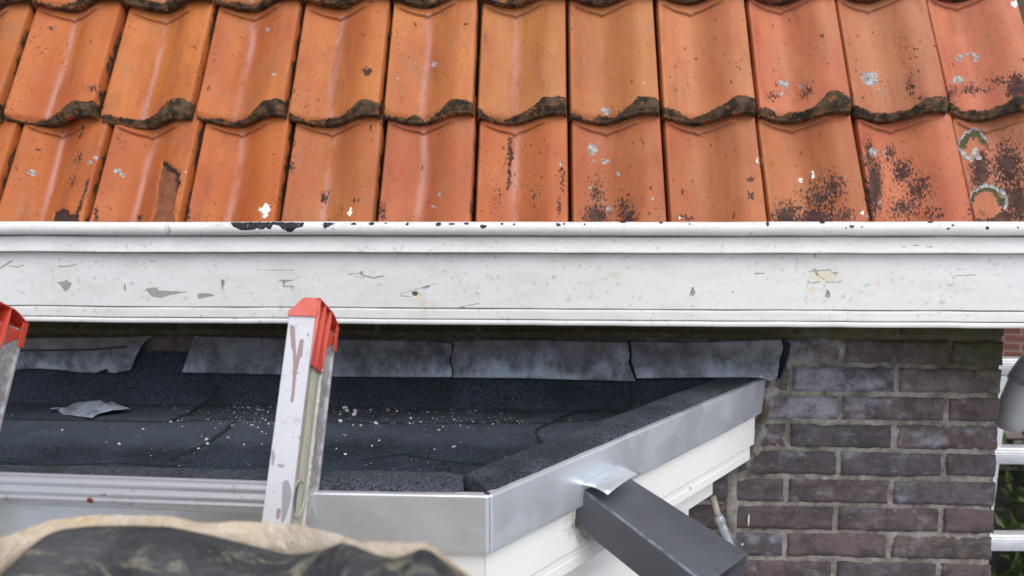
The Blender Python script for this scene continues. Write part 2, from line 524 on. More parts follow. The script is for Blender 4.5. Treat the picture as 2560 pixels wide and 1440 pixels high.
def mat_plastic():
    m = M('red_plastic', rough=.42, spec=.4)
    o = m.obj()
    fa = m.attr('fade')
    c = m.mix(m.noise(o, 40, 4), (.58, .055, .030), (.66, .085, .045))
    c = m.mix(m.math('MULTIPLY', fa, m.ss(m.noise(o, 45, 5), .25, .6, .5, 1)), c, (.66, .17, .14))
    sc_ = m.ss(m.noise(o, 90, 5, .7), .63, .70, 0, .5)
    c = m.mix(sc_, c, (.45, .20, .16))
    m.b.inputs['Subsurface Weight'].default_value = 0.06
    m.b.inputs['Subsurface Radius'].default_value = (.006, .002, .001)
    return m.out(c, None, m.bump(m.noise(o, 120, 4), .15, .001))
def mat_simple(name, a, b, scale, rough, bump=.3, dist=.002, metal=0.0, spec=.4, stretch=(1, 1, 1), rnd=False):
    m = M(name, rough, metal, spec)
    o = m.obj()
    if rnd: o = m.rand(o)
    o = m.map(o, stretch)
    n = m.noise(o, scale, 5, .65)
    return m.out(m.mix(m.ss(n, .32, .68), a, b), None, m.bump(m.noise(o, scale * 4, 4), bump, dist))
def mat_spout():
    m = M('dark_grey_spout', spec=.5)
    o = m.obj()
    n = m.noise(o, 14, 5)
    c = m.mix(m.ss(n, .3, .7), (.074, .078, .091), (.092, .097, .112))
    sp = m.ss(m.noise(o, 130, 3), .68, .73, 0, .4)
    c = m.mix(sp, c, (.05, .05, .06))
    st = m.ss(m.noise(m.map(o, (1, 1, .5)), 28, 6, .75), .645, .73, 0, .6)
    c = m.mix(st, c, (.25, .30, .40))
    c = m.mix(m.math('MULTIPLY', m.attr('edge'), m.ss(m.noise(o, 60, 4), .4, .6)), c, (.24, .26, .31))
    return m.out(c, m.fmix(n, .48, .56), m.bump(m.noise(o, 70, 5), .25, .0015))
def mat_cloth():
    m = M('dusty_dark_cloth', spec=.02)
    o = m.obj()
    wv = m.noise(m.map(o, (.5, 1, 1.4), (0, 0, 0), (0, .5, .3)), 24, 6, .7, .2)
    c = m.mix(m.ss(wv, .25, .7), (.048, .050, .054), (.105, .108, .112))
    du = m.ss(m.noise(m.map(o, (.45, 1, 1.5), (2, 3, 1), (0, .55, 0)), 20, 6, .7, 1.2), .52, .66, 0, .9)
    c = m.mix(du, c, (.36, .32, .23))
    fb = m.noise(m.map(o, (.25, 1, 1.6), (0, 0, 0), (0, .6, .2)), 130, 4, .7)
    c = m.mix(m.ss(fb, .5, .7, 0, .5), c, (.15, .15, .15))
    return m.out(c, 1.0, m.bump(m.math('ADD', m.math('MULTIPLY', fb, .8), m.noise(o, 260, 4)), .8, .004))
def mat_lining():
    m = M('beige_felt', spec=.1)
    o = m.obj()
    n = m.noise(o, 26, 6, .7)
    c = m.mix(m.ss(n, .3, .7), (.58, .47, .34), (.74, .65, .53))
    c = m.mix(m.ss(m.noise(m.map(o, (1, 1, 1), (3, 3, 3)), 11, 4), .58, .72, 0, .6), c, (.66, .46, .22))
    c = m.mix(m.math('MULTIPLY', m.attr('soil'), m.ss(n, .35, .65, .4, 1)), c, (.20, .14, .08))
    return m.out(c, .95, m.bump(m.math('ADD', n, m.noise(o, 300, 4)), .8, .004))

TILE, PAINT, BOARD, BRICK, MORTAR = mat_tile(), mat_paint(), mat_board(), mat_brick(), mat_mortar()
FELT = mat_felt('roof_felt', (.005, .008, .013), (.034, .047, .066), .7, 250)
KERB = mat_felt('mineral_felt', (.007, .010, .015), (.080, .094, .116), .8, 270)
LEAD, TRIM, RAIL, RUNG, RED, SPOUT = mat_lead(), mat_trim(), mat_rail(), mat_rung(), mat_plastic(), mat_spout()
CLOTH, LINING = mat_cloth(), mat_lining()
WOOD = mat_simple('dark_old_wood', (.05, .032, .02), (.11, .07, .04), 14, .85)
def mat_stone():
    m = M('pale_stone', .9)
    o = m.rand(m.obj())
    r = m.node('ObjectInfo').outputs['Random']
    c = m.mix(m.math('MULTIPLY', r, r), (.70, .71, .71), (.34, .34, .33))
    return m.out(m.mix(m.ss(m.noise(o, 3, 4), .35, .7), c, (.42, .39, .35)))
PEBBLE = mat_stone()
GRIT = mat_simple('grit_stone', (.20, .22, .24), (.68, .69, .70), 55, .9)
CRUMB = mat_simple('brick_crumb', (.46, .14, .07), (.58, .22, .12), 60, .9)
GALV = mat_simple('galvanised_steel', (.32, .36, .38), (.55, .60, .62), 55, .45, .3, .001, .4)
CREAMPIPE = mat_simple('cream_pipe', (.40, .36, .27), (.55, .50, .40), 40, .5)
PVC = mat_simple('grey_pvc', (.50, .51, .50), (.60, .61, .60), 12, .42, .1, .001)
ALU2 = mat_simple('clean_aluminium', (.78, .79, .80), (.88, .89, .90), 40, .38, .1, .001, .35)
GROUND = mat_simple('paving', (.33, .335, .34), (.43, .435, .44), 3, .9)
LEAF = mat_simple('shrub_leaf', (.035, .062, .016), (.13, .17, .05), 9, .5, .2, .002)
CONIF = mat_simple('conifer_leaf', (.016, .032, .020), (.04, .075, .042), 9, .7)
BARK = mat_simple('bark', (.10, .07, .05), (.22, .17, .13), 30, .9)
RENDERWALL = mat_simple('beige_render', (.40, .34, .32), (.48, .42, .39), 8, .9)
GREYSTONE = mat_simple('grey_stone', (.15, .15, .16), (.22, .22, .23), 12, .85)

# ================================================================== ground
g = MB().box((-400, -400, -.4), (400, 400, 0)).build('ground', GROUND)
tag(g, kind='structure')

# ================================================================== roof tiles
TH = radians(63.0)
SV = np.array([0, cos(TH), sin(TH)])
NV = np.array([0, -sin(TH), cos(TH)])
DY, DZ = 0.1055, 0.2748
NB = atY(1100, 319, 1.655)                       # middle row: lower lip of a trough
TK = 0.030
NB = NB + NV * TK
TW = 0.0
def trough(u):
    return np.where(u < .398, .027 * (np.clip(.41 - u, 0, 1) / .38) ** 2.0, .0372 * sstep(.385, .84, u))
_u = np.linspace(.05, .90, 40)
PROF = np.array([(0.0, -.004), (.006, .014), (.016, .0215), (.032, .0255)] + list(zip(_u, trough(_u))) + [(.93, .0372), (.972, .0362), (.986, .0338), (.993, .026), (.997, .010), (.999, -.014)])
PROF[:, 1] *= .97
UU = np.concatenate([[0, .003, .006, .011, .018, .027], np.linspace(.04, .95, 74), [.955, .962, .97, .978, .984, .989, .993, .997, .999]])
NU = np.interp(UU, PROF[:, 0], PROF[:, 1])
for _ in range(1):
    NU[6:-9] = .25 * NU[5:-10] + .5 * NU[6:-9] + .25 * NU[7:-8]
TL = 0.345
VV = np.unique(np.concatenate([np.linspace(0, .05, 26), np.linspace(.05, .235, 50), np.linspace(.235, .305, 52), [.315, .33], [TL]]))
A_SEAM = [-19, 221, 460, 698, 940, 1183, 1425, 1669, 1918, 2172, 2429, 2690]
B_SEAM = [3, 243, 482, 715, 953, 1187, 1420, 1653, 1893, 2132, 2375, 2620]
CHIP2 = [(406, 402), (430, 412), (452, 430), (447, 465), (434, 505), (430, 560), (380, 560), (388, 505), (398, 450)]
CHIP1 = [(140, 528), (158, 521), (176, 534), (190, 537), (196, 565), (130, 565)]
DARKS = [  # cx, cy, rx, ry, strength
    (232, 222, 26, 14, .62), (195, 395, 12, 42, .58), (180, 455, 14, 30, .55), (1032, 62, 14, 22, .55), (918, 178, 12, 11, 1.0),
    (1495, 480, 30, 60, .60), (1490, 540, 34, 34, .85), (1560, 520, 34, 45, .66), (1570, 545, 24, 30, .8),
    (2050, 500, 70, 62, .66), (2080, 470, 42, 50, .72), (1965, 545, 38, 40, .92), (2040, 545, 60, 24, .9), (2110, 540, 40, 30, .7),
    (2172, 390, 16, 60, .75), (2185, 470, 22, 80, .95), (2225, 385, 26, 28, .7), (2255, 430, 34, 40, .8), (2300, 470, 40, 46, .72), (2260, 520, 60, 42, .68), (2330, 535, 40, 22, .62),
    (2450, 420, 26, 70, .95), (2465, 510, 42, 60, .9), (2520, 420, 52, 80, .78), (2540, 500, 50, 70, .85), (2500, 540, 80, 22, .9),
    (2015, 228, 24, 26, .66), (1930, 240, 28, 18, .64), (2275, 215, 14, 36, .66), (2300, 245, 30, 14, .6), (2545, 225, 26, 40, 1.05), (2430, 225, 70, 18, .66), (2490, 205, 36, 18, .62), (2380, 235, 22, 40, .62),
    (955, 530, 12, 30, .72), (815, 497, 14, 40, .55), (808, 495, 9, 8, .95), (890, 500, 10, 8, .75), (1180, 518, 8, 22, .75), (1270, 395, 6, 50, .56), (1335, 490, 26, 40, .52), (1405, 450, 10, 60, .62), (1400, 520, 9, 30, .7),
    (1875, 448, 7, 9, .85), (1880, 490, 9, 12, .75), (1705, 480, 8, 9, .8), (735, 360, 10, 60, .52), (730, 420, 8, 12, .75), (350, 545, 7, 8, .9), (240, 535, 8, 26, .8), (470, 530, 8, 26, .75), (1245, 490, 16, 46, .5),
    (1628, 470, 5, 9, .8), (1627, 500, 4, 6, .8), (1715, 545, 30, 10, .7), (95, 372, 8, 5, .8), (128, 70, 8, 7, .8), (300, 345, 12, 20, .5)]
LICH = [(2175, 199, 17, 15, 1.1), (1960, 208, 18, 10, .85), (1955, 237, 10, 6, .8), (2000, 218, 7, 6, .7), (2203, 225, 8, 6, .7), (2395, 200, 18, 14, .75), (1482, 374, 13, 15, .95), (1513, 403, 8, 6, .9), (1487, 404, 7, 5, .7), (1546, 435, 8, 6, .8), (1523, 523, 9, 8, .9), (1515, 279, 10, 9, 1.0), (79, 432, 12, 8, .95), (295, 430, 10, 6, .95), (308, 438, 7, 8, .9), (1497, 356, 5, 5, .8), (1085, 160, 7, 8, .8), (671, 75, 6, 9, .75), (683, 187, 8, 5, .8), (1085, 520, 9, 6, .85), (1098, 488, 5, 5, .8), (1401, 410, 6, 8, .8), (238, 395, 7, 6, .8), (226, 409, 8, 6, .7), (1400, 575, 4, 4, .8), (1630, 500, 5, 6, .8), (1640, 175, 6, 6, .6), (1917, 111, 8, 8, .55), (1710, 243, 8, 6, .7), (860, 240, 4, 5, .7), (995, 195, 4, 4, .8), (2185, 380, 16, 14, .75), (2215, 385, 10, 20, .6), (2155, 395, 8, 14, .6), (1995, 450, 14, 10, .6), (870, 390, 4, 4, .7), (1590, 385, 5, 4, .6), (1475, 470, 5, 5, .7), (1505, 488, 5, 4, .6), (2240, 515, 6, 6, .6), (2200, 505, 5, 8, .7), (2170, 540, 5, 8, .6)]
WHITES = [(663, 524, 13, 15, .86), (660, 540, 10, 8, .75), (873, 527, 5, 10, 1.1), (2031, 437, 5, 10, 1.0), (1998, 452, 9, 10, .72), (2157, 532, 7, 7, .75), (1895, 401, 3, 7, 1.0), (2541, 8, 12, 9, .9), (4, 488, 4, 7, .8), (465, 428, 3, 3, .8), (1610, 205, 4, 5, .7), (1700, 546, 4, 5, .9)]
TINT = {'A': (.92, .80, .78), 'B': (1.0, .94, .90), 'C': (.95, .95, .95)}
ROWNAME = {'A': 'row just above the white gutter', 'B': 'middle row of tiles', 'C': 'top row at the picture edge'}
ORD = ['first', 'second', 'third', 'fourth', 'fifth', 'sixth', 'seventh', 'eighth', 'ninth', 'tenth', 'eleventh', 'twelfth']
LAB = {
    ('A', 1): 'orange roof tile with a cracked, dirt-blotched roll and broken corner, just above the gutter',
    ('A', 2): 'orange roof tile with a large chunk broken out of its roll, above the gutter',
    ('A', 3): 'orange roof tile with a white splatter at its lower end, above the gutter',
    ('A', 4): 'orange roof tile with one small white dash near the gutter and pitted trough',
    ('A', 7): 'orange roof tile with two sooty black streaks and several small grey lichen dots',
    ('A', 8): 'clean reddish roof tile beside the one with two sooty black streaks, above the gutter',
    ('A', 9): 'red roof tile heavily speckled black with two small white droppings, above the gutter',
    ('A', 10): 'orange roof tile crossed by a diagonal band of black soot, above the gutter',
    ('A', 11): 'dark stained roof tile with two curled white lichen rings, above the gutter',
    ('B', 4): 'orange roof tile with one sharp dark spot on its roll, in the middle row',
    ('B', 5): 'orange roof tile with a grey smudge at the top of its trough, middle row',
    ('B', 6): 'orange roof tile with a narrow pale painted sheen, above the second clean tile row joint',
    ('B', 9): 'pinkish orange roof tile with a grey lichen dab above a sooty mossy lip',
    ('B', 10): 'pinkish orange roof tile with one round grey lichen disc, in the middle row',
    ('B', 11): 'orange roof tile with an oval lichen ring and a black stained edge, middle row'}
LAB[('B', 6)] = 'orange roof tile with a narrow pale painted sheen, sixth whole one in the middle row'

def roof_tile(row, k, xl, xr, nose, xshear):
    wd = (xr - xl) - .0042
    rg = np.random.default_rng(100 * ord(row) + k)
    u, v = np.meshgrid(UU, VV)
    n0 = np.broadcast_to(NU, u.shape).copy()
    n0 = n0 + .0012 * np.sin(u * 5 + k) * (v / TL)
    # raised bird-wing ridge under the tile above
    vc = .288 - .005 * np.exp(-((u - .41) / .030) ** 2) - .013 * np.sin(np.clip(u, 0, .86) / .86 * pi)
    wing = sstep(.80, .70, u) * sstep(.03, .10, u)
    n0 += (.0036 * sstep(-.0016, .0016, v - vc) + .0016 * np.exp(-((v - vc - .003) / .002) ** 2)) * wing
    n0 -= .0016 * np.exp(-((v - vc + .004) / .0025) ** 2) * wing
    P = np.stack([u * wd, v, n0], -1)
    P[..., 2] += .0006 * fbm(np.stack([P[..., 0], P[..., 1], 0 * u + k * 3.7 + ord(row)], -1), 22)
    # rounded lip and underside
    lip = []
    t_ = TK - .006 * np.abs(np.interp(UU, [0, .2, .5, .8, 1], [.6, 0, 0, .8, 1.2]))
    for ds, dn in ((.012, -1.0), (.004, -1.0), (.000, -.92), (-.002, -.75), (-.0025, -.5), (-.002, -.25), (-.0008, -.08)):
        lip.append(np.stack([UU * wd, 0 * UU + ds, NU + dn * t_], -1))
    lip = np.array(lip)
    lip[..., 1] += .0012 * fbm(lip + k * 5.1 + ord(row), 60)
    P = np.concatenate([lip, P], 0)
    nl = len(lip)
    ny, nx = P.shape[:2]
    # drop the lip corner so that the nose reads as rounded
    y_ = P[..., 1]
    P[..., 2] -= np.where(np.arange(ny)[:, None] >= nl, .0085 * np.clip(1 - y_ / .016, 0, 1) ** 2.2, 0)
    P[:nl, :, 2] = np.minimum(P[:nl, :, 2], (NU - .0085)[None, :])
    rot = rg.normal(0, .0045)
    Mx = np.eye(4)
    ax = np.array([1, 0, 0]) + xshear * 0
    off = NV * rg.normal(0, .0018) + SV * rg.normal(0, .0018)
    c, s_ = cos(rot), sin(rot)
    X = c * np.array([1., 0, 0]) + s_ * SV
    Y = -s_ * np.array([1., 0, 0]) + c * SV
    O = np.array([xl + .0021, nose[1], nose[2]]) + off
    W = O + P[..., :1] * X + P[..., 1:2] * Y + P[..., 2:] * NV
    px, py = proj(W)
    wx = fbm(W, 60, 21) * 7 + vnoise(W, 240, 5) * 3
    wy = fbm(W, 60, 27) * 7 + vnoise(W, 240, 8) * 3
    px0, py0, px, py = px, py, px + wx, py + wy
    z = np.zeros(px.shape)
    dark, lich, white, chip, chipd, green, moss = z.copy(), z.copy(), z.copy(), z.copy(), z.copy(), z.copy(), z.copy()
    for q in DARKS: dark = np.maximum(dark, m_ell(px, py, q[0], q[1], q[2], q[3], q[4]))
    for q in LICH: lich = np.maximum(lich, m_ell(px, py, q[0], q[1], q[2], q[3], q[4]))
    for q in WHITES: white = np.maximum(white, m_ell(px, py, q[0], q[1], q[2], q[3], q[4]))
    if row == 'A' and k == 11:
        lich = np.maximum(lich, m_ring(px, py, 2434, 362, 34, 33, .15, 15, 262))
        lich = np.maximum(lich, m_line(px, py, [(2425, 398), (2440, 372), (2448, 395)], 5))
        lich = np.maximum(lich, m_ring(px, py, 2470, 507, 44, 42, .10, 338, 190))
        green = np.maximum(green, m_ring(px, py, 2434, 362, 26, 24, .3, 10, 200))
        green = np.maximum(green, m_ring(px, py, 2466, 508, 36, 34, .14, 350, 180))
        green = np.maximum(green, m_ell(px, py, 2462, 535, 18, 14, .62))
        dark = dark * (1 - sstep(.4, .6, m_ell(px, py, 2466, 512, 32, 34))) * (1 - sstep(.4, .6, m_ell(px, py, 2432, 366, 24, 24)))
    if row == 'B' and k == 11:
        lich = np.maximum(lich, m_ring(px, py, 2420, 147, 24, 12, .28, 330, 215) * .9)
    # mossy lip
    vy = P[..., 1]
    uu = np.broadcast_to(UU, px.shape)
    up = np.interp(uu, [0, .06, .25, .45, .6, .68, .76, .9, 1], [.010, .008, .006, .007, .012, .022, .033, .031, .024])
    up = up * rg.uniform(.75, 1.25) + .007 * vnoise(np.stack([W[..., 0], W[..., 0] * 0 + k, z], -1), 38, 3)
    if row == 'A': up = up - .004
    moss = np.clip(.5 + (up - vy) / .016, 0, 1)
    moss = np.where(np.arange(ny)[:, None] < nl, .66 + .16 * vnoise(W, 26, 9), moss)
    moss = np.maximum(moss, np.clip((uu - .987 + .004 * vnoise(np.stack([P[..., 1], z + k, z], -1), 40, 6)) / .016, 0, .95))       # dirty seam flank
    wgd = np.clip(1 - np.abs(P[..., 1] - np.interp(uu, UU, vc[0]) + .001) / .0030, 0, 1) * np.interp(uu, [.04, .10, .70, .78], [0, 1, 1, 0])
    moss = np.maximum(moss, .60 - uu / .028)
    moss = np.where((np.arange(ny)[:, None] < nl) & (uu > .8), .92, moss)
    if row == 'A':
        if k in (1, 2):
            ch = m_poly(px, py, CHIP2 if k == 2 else CHIP1, 5)
            chip = ch
            rough = fbm(W, 90, 5)
            dep = sstep(.3, .7, ch) * (.0075 + .003 * rough)
            W = W - dep[..., None] * NV
            P[..., 2] -= dep
            chipd = np.maximum(m_line(px, py, [(406, 402), (430, 412), (452, 430), (446, 470)], 12), .4 * (rough > .25)) if k == 2 else z + 1
        if k == 1:
            dark = np.maximum(dark, m_line(px, py, [(222, 452), (212, 480), (198, 520), (190, 545)], 4.5))
            dark = np.maximum(dark, m_line(px, py, [(208, 315), (207, 330), (200, 345)], 2.5))
        if k == 6:
            dark = np.maximum(dark, m_line(px, py, [(1276, 350), (1277, 400), (1272, 470)], 5) * .8)
    sky_sheen = np.exp(-((uu - .43 + .02 * vnoise(np.stack([P[..., 1], z + k * 2.3, z], -1), 14, 4)) / (.042 + .014 * vnoise(np.stack([P[..., 1], z + k, z + 5], -1), 10, 2))) ** 2) * np.interp(px, [0, 1300, 1500], [1.0, .9, .0]) * sstep(.30, .26, vy)  # painted sky sheen along the trough, fading out on the right-hand tiles
    att = dict(dark=dark, lichen=lich, white=white, chip=chip, chipd=chipd, green=green, moss=moss, sky_sheen=sky_sheen, wing=wgd * .8)
    P2 = P.copy()
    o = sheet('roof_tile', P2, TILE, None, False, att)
    m4 = Matrix(((X[0], Y[0], NV[0], O[0]), (X[1], Y[1], NV[1], O[1]), (X[2], Y[2], NV[2], O[2]), (0, 0, 0, 1)))
    o.matrix_world = m4
    solid = TINT[row]
    t = (k - 5) / 6
    o.color = (solid[0] * (1 + rg.normal(0, .04)), solid[1] * (1 + .07 * max(t, -.3)) * (1 + rg.normal(0, .05)), solid[2] * (1 + .60 * max(t, -.4)) * (1 + rg.normal(0, .06)), 1)
    lab = LAB.get((row, k)) or 'orange roof tile, %s from the left in the %s' % (ORD[k], ROWNAME[row])
    tag(o, lab, 'roof tile', 'orange clay tiles on the steep roof', 'thing')

NA = NB - np.array([0, DY, DZ])
NC = NB + np.array([0, DY, DZ])
XA = [atP(p, 550, NA + SV * .06 + NV * .02, NV)[0] for p in A_SEAM]
XB = [atP(p, 285, NB + NV * .02, NV)[0] for p in B_SEAM]
XC = [x + d for x, d in zip(XB, RNG.normal(.002, .003, 12))]
for row, XS, nose in (('A', XA, NA), ('B', XB, NB), ('C', XC, NC)):
    x0 = XS[0] - .207
    XS = [x0] + list(XS)
    for k in range(12):
        roof_tile(row, k, XS[k], XS[k + 1], nose, 0)

# ================================================================== white wooden gutter
YF = 1.462
gx0, gx1 = -1.45, 1.75
gut = empty('wooden_gutter', (0, YF, H - .2), label='long white painted wooden box gutter with peeling paint below the orange tiles', cat='gutter')
def zp(py, Y): return atY(1280, py, Y)[2]
def seg(*pts): return list(pts)
bead = []
zc, rb = zp(571, YF - .012), .0128
for a in np.linspace(118, -82, 16):
    bead.append((YF - .004 - .012 * max(cos(radians(a)), -.5) * 1.0 - .002, zc + rb * sin(radians(a))))
bead = [(YF + .06, zc + rb * 0.9), (YF + .02, zc + rb * 1.0)] + bead + [(YF - .002, zc - rb * 1.05), (YF + .004, zc - rb * 1.08)]
zt, zb = bead[-1][1], zp(630, YF - .006)
crown = [(YF + .004, zt), (YF + .0025, zt - .002)] + [(YF + .002 - .007 * (t ** 1.4), zt - .002 + (zb - zt + .002) * t) for t in np.linspace(0, 1, 12)] + [(YF - .0045, zb - .0012), (YF - .001, zb - .0018), (YF + .011, zb - .0018)]
YB = YF + .0095
zb1 = zp(771, YB)
board = [(YB, zb - .0018), (YB, zb - .003)] + [(YB, z_) for z_ in np.linspace(zb - .005, zb1 + .002, 62)] + [(YB, zb1 + .0008), (YB + .0035, zb1 - .0006)]
zs0, zs1 = zb1 - .0018, zp(798, YB - .003)
strip = [(YB + .0035, zb1 - .0004), (YB - .002, zs0), (YB - .0032, zs0 - .001)] + [(YB - .0035, z_) for z_ in np.linspace(zs0 - .003, zs1 + .002, 12)] + [(YB - .003, zs1), (YB + .002, zs1 - .0012)]
zl0, zl1 = zs1 - .0022, zp(813.5, YB - .006)
lip_ = [(YB + .002, zs1 - .001), (YB - .005, zl0), (YB - .0062, zl0 - .0015), (YB - .0065, (zl0 + zl1) / 2), (YB - .006, zl1 + .002), (YB - .004, zl1), (YB + .01, zl1), (YB + .17, zl1 + .002)]
GX = np.arange(gx0, gx1, .0024)
PEELS = [[(140, 706), (158, 704), (166, 700), (180, 709), (173, 722), (163, 730), (150, 712)],
         [(361, 722), (392, 719), (398, 727), (425, 728), (472, 730), (430, 737), (402, 745), (380, 742)],
         [(494, 735), (517, 733), (540, 739), (494, 748)],
         [(552, 700), (560, 698), (562, 710), (555, 720)], [(896, 683), (906, 676), (910, 690), (902, 688)],
         [(693, 700), (735, 699), (735, 702), (712, 706), (709, 714), (708, 706)], [(1052, 722), (1068, 713), (1078, 717), (1062, 722)],
         [(1146, 770), (1158, 765), (1166, 771), (1158, 775)], [(2066, 730), (2071, 724), (2076, 735), (2074, 745), (2066, 745)],
         [(1725, 732), (1730, 716), (1736, 730), (1734, 744), (1728, 738)], [(1829, 731), (1832, 724), (1836, 734)], [(308, 722), (312, 706), (316, 727)]]
CRACKS = [([(0, 671), (14, 662), (30, 652)], 2.2), ([(22, 665), (45, 668), (60, 663)], 1.3), ([(148, 646), (148, 654)], 1.2), ([(146, 667), (170, 666), (190, 661)], 1.5), ([(556, 702), (556, 722)], 2.2), ([(910, 690), (935, 695), (958, 690)], 2.2), ([(870, 687), (895, 684)], 1.2), ([(640, 676), (735, 676)], 1.1), ([(708, 704), (709, 716), (735, 717)], 1.8), ([(1000, 740), (1030, 741)], 1.2), ([(1000, 735), (1090, 709)], .9),
          ([(2022, 679), (2038, 677), (2075, 675), (2080, 682), (2096, 683)], 1.4), ([(2036, 674), (2044, 688)], 3.0), ([(2044, 688), (2062, 700)], 1.3), ([(2020, 713), (2018, 700), (2028, 708)], 1.2), ([(2064, 705), (2100, 706)], 1.3), ([(2086, 670), (2088, 690)], 1.3), ([(2030, 708), (2050, 704)], 1.5), ([(1888, 684), (1910, 684)], 1.8), ([(2038, 634), (2039, 642)], 2.0), ([(2390, 689), (2440, 688)], 1.2), ([(2418, 690), (2424, 700)], 1.0), ([(2255, 617), (2290, 614), (2330, 617)], 1.4), ([(1382, 686), (1384, 697)], 1.4), ([(300, 540), (290, 545)], 1), ([(1150, 768), (1200, 758)], 1.0), ([(421, 566), (425, 578), (418, 586)], 2.0), ([(1724, 740), (1733, 718), (1738, 735)], 1.6), ([(2064, 742), (2068, 724), (2074, 742)], 1.8)]
BLACKP = [[(574, 556), (640, 555), (760, 556), (757, 567), (737, 571), (732, 580), (722, 580), (706, 572), (700, 566), (684, 561), (676, 575), (664, 571), (655, 575), (645, 571), (618, 577), (600, 575), (586, 568)],
          [(808, 556), (832, 557), (845, 558), (830, 563), (818, 569), (810, 573)]]
CHIPS = [(885, 560, 8, 3), (928, 559, 8, 4), (1018, 560, 5, 4), (1097, 561, 8, 5), (1130, 560, 9, 3), (1166, 559, 6, 3), (1208, 566, 9, 5), (1255, 560, 4, 3), (1285, 561, 3, 3), (1395, 562, 7, 4), (1410, 560, 4, 3), (1557, 555, 7, 3), (1653, 556, 5, 3), (1724, 560, 3, 2), (1919, 560, 4, 6), (2055, 556, 8, 3), (2130, 566, 7, 4), (2115, 570, 3, 3), (2155, 567, 4, 2), (2326, 555, 7, 3), (2382, 563, 4, 3), (2468, 570, 5, 5), (2371, 572, 5, 3), (2545, 569, 3, 3), (1462, 561, 3, 3), (965, 558, 5, 2)]
RUSTS = [(1535, 688, 15, 11), (1385, 692, 11, 7), (1045, 738, 26, 16), (1057, 762, 8, 22), (2058, 692, 52, 22), (2195, 710, 8, 8), (2180, 738, 14, 5), (2030, 725, 18, 14)]
def gutter_part(name, pts, zs=None):
    A = np.array(pts)
    P = np.zeros((len(A), len(GX), 3))
    P[..., 0] = GX
    P[..., 1] = A[:, :1]
    P[..., 2] = A[:, 1:]
    wob = .0009 * vnoise(np.stack([GX, GX * 0, GX * 0], -1), 5, 4) + .0005 * vnoise(np.stack([GX, GX * 0 + 3, GX * 0], -1), 19, 2)
    P[..., 2] += wob
    P[..., 1] += .6 * wob
    if name == 'bead':                      # open joint between two lengths
        dj = np.abs(GX - atY(421, 570, YF)[0])
        P[..., 1] += .004 * np.exp(-(dj / .004) ** 2)
    px, py = proj(P)
    z = np.zeros(px.shape)
    peel, crack, black, rust = z.copy(), z.copy(), z.copy(), z.copy()
    for q in PEELS: peel = np.maximum(peel, m_poly(px, py, q, 5))
    for q, wd in CRACKS: crack = np.maximum(crack, m_line(px, py, q, wd))
    crack = np.maximum(crack, m_ell(px, py, 1036, 735, 6, 5, 1.2))
    for q in BLACKP: black = np.maximum(black, m_poly(px, py, q, 5))
    for q in CHIPS: black = np.maximum(black, m_ell(px, py, *q))
    for q in RUSTS: rust = np.maximum(rust, m_ell(px, py, *q))
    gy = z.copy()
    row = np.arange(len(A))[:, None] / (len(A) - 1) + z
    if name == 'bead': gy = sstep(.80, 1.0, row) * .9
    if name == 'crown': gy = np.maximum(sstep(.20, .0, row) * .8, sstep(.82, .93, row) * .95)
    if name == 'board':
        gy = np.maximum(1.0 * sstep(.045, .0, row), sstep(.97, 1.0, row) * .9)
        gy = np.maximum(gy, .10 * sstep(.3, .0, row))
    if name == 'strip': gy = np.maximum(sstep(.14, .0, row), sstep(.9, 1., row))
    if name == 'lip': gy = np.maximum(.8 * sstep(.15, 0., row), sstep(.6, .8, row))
    hole = m_ell(px, py, 1036, 735, 6, 5, 1.2)
    P[..., 1] += .012 * sstep(.45, .6, hole)
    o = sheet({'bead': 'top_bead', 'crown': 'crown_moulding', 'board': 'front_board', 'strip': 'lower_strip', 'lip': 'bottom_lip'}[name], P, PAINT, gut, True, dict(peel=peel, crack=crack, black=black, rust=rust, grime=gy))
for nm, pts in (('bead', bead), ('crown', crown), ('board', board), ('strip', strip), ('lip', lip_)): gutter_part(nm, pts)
gb = MB()
gb.box((gx0, YF + .02, zl1 + .006), (gx1, 1.66, zl1 + .03))
gb.box((gx0, 1.60, zl1 + .03), (gx1, 1.66, zl1 + .09))
gb.box((gx0, YB + .012, zl1 + .03), (gx1, YB + .03, zc + rb * .8))
gb.build('gutter_box', WOOD, gut)

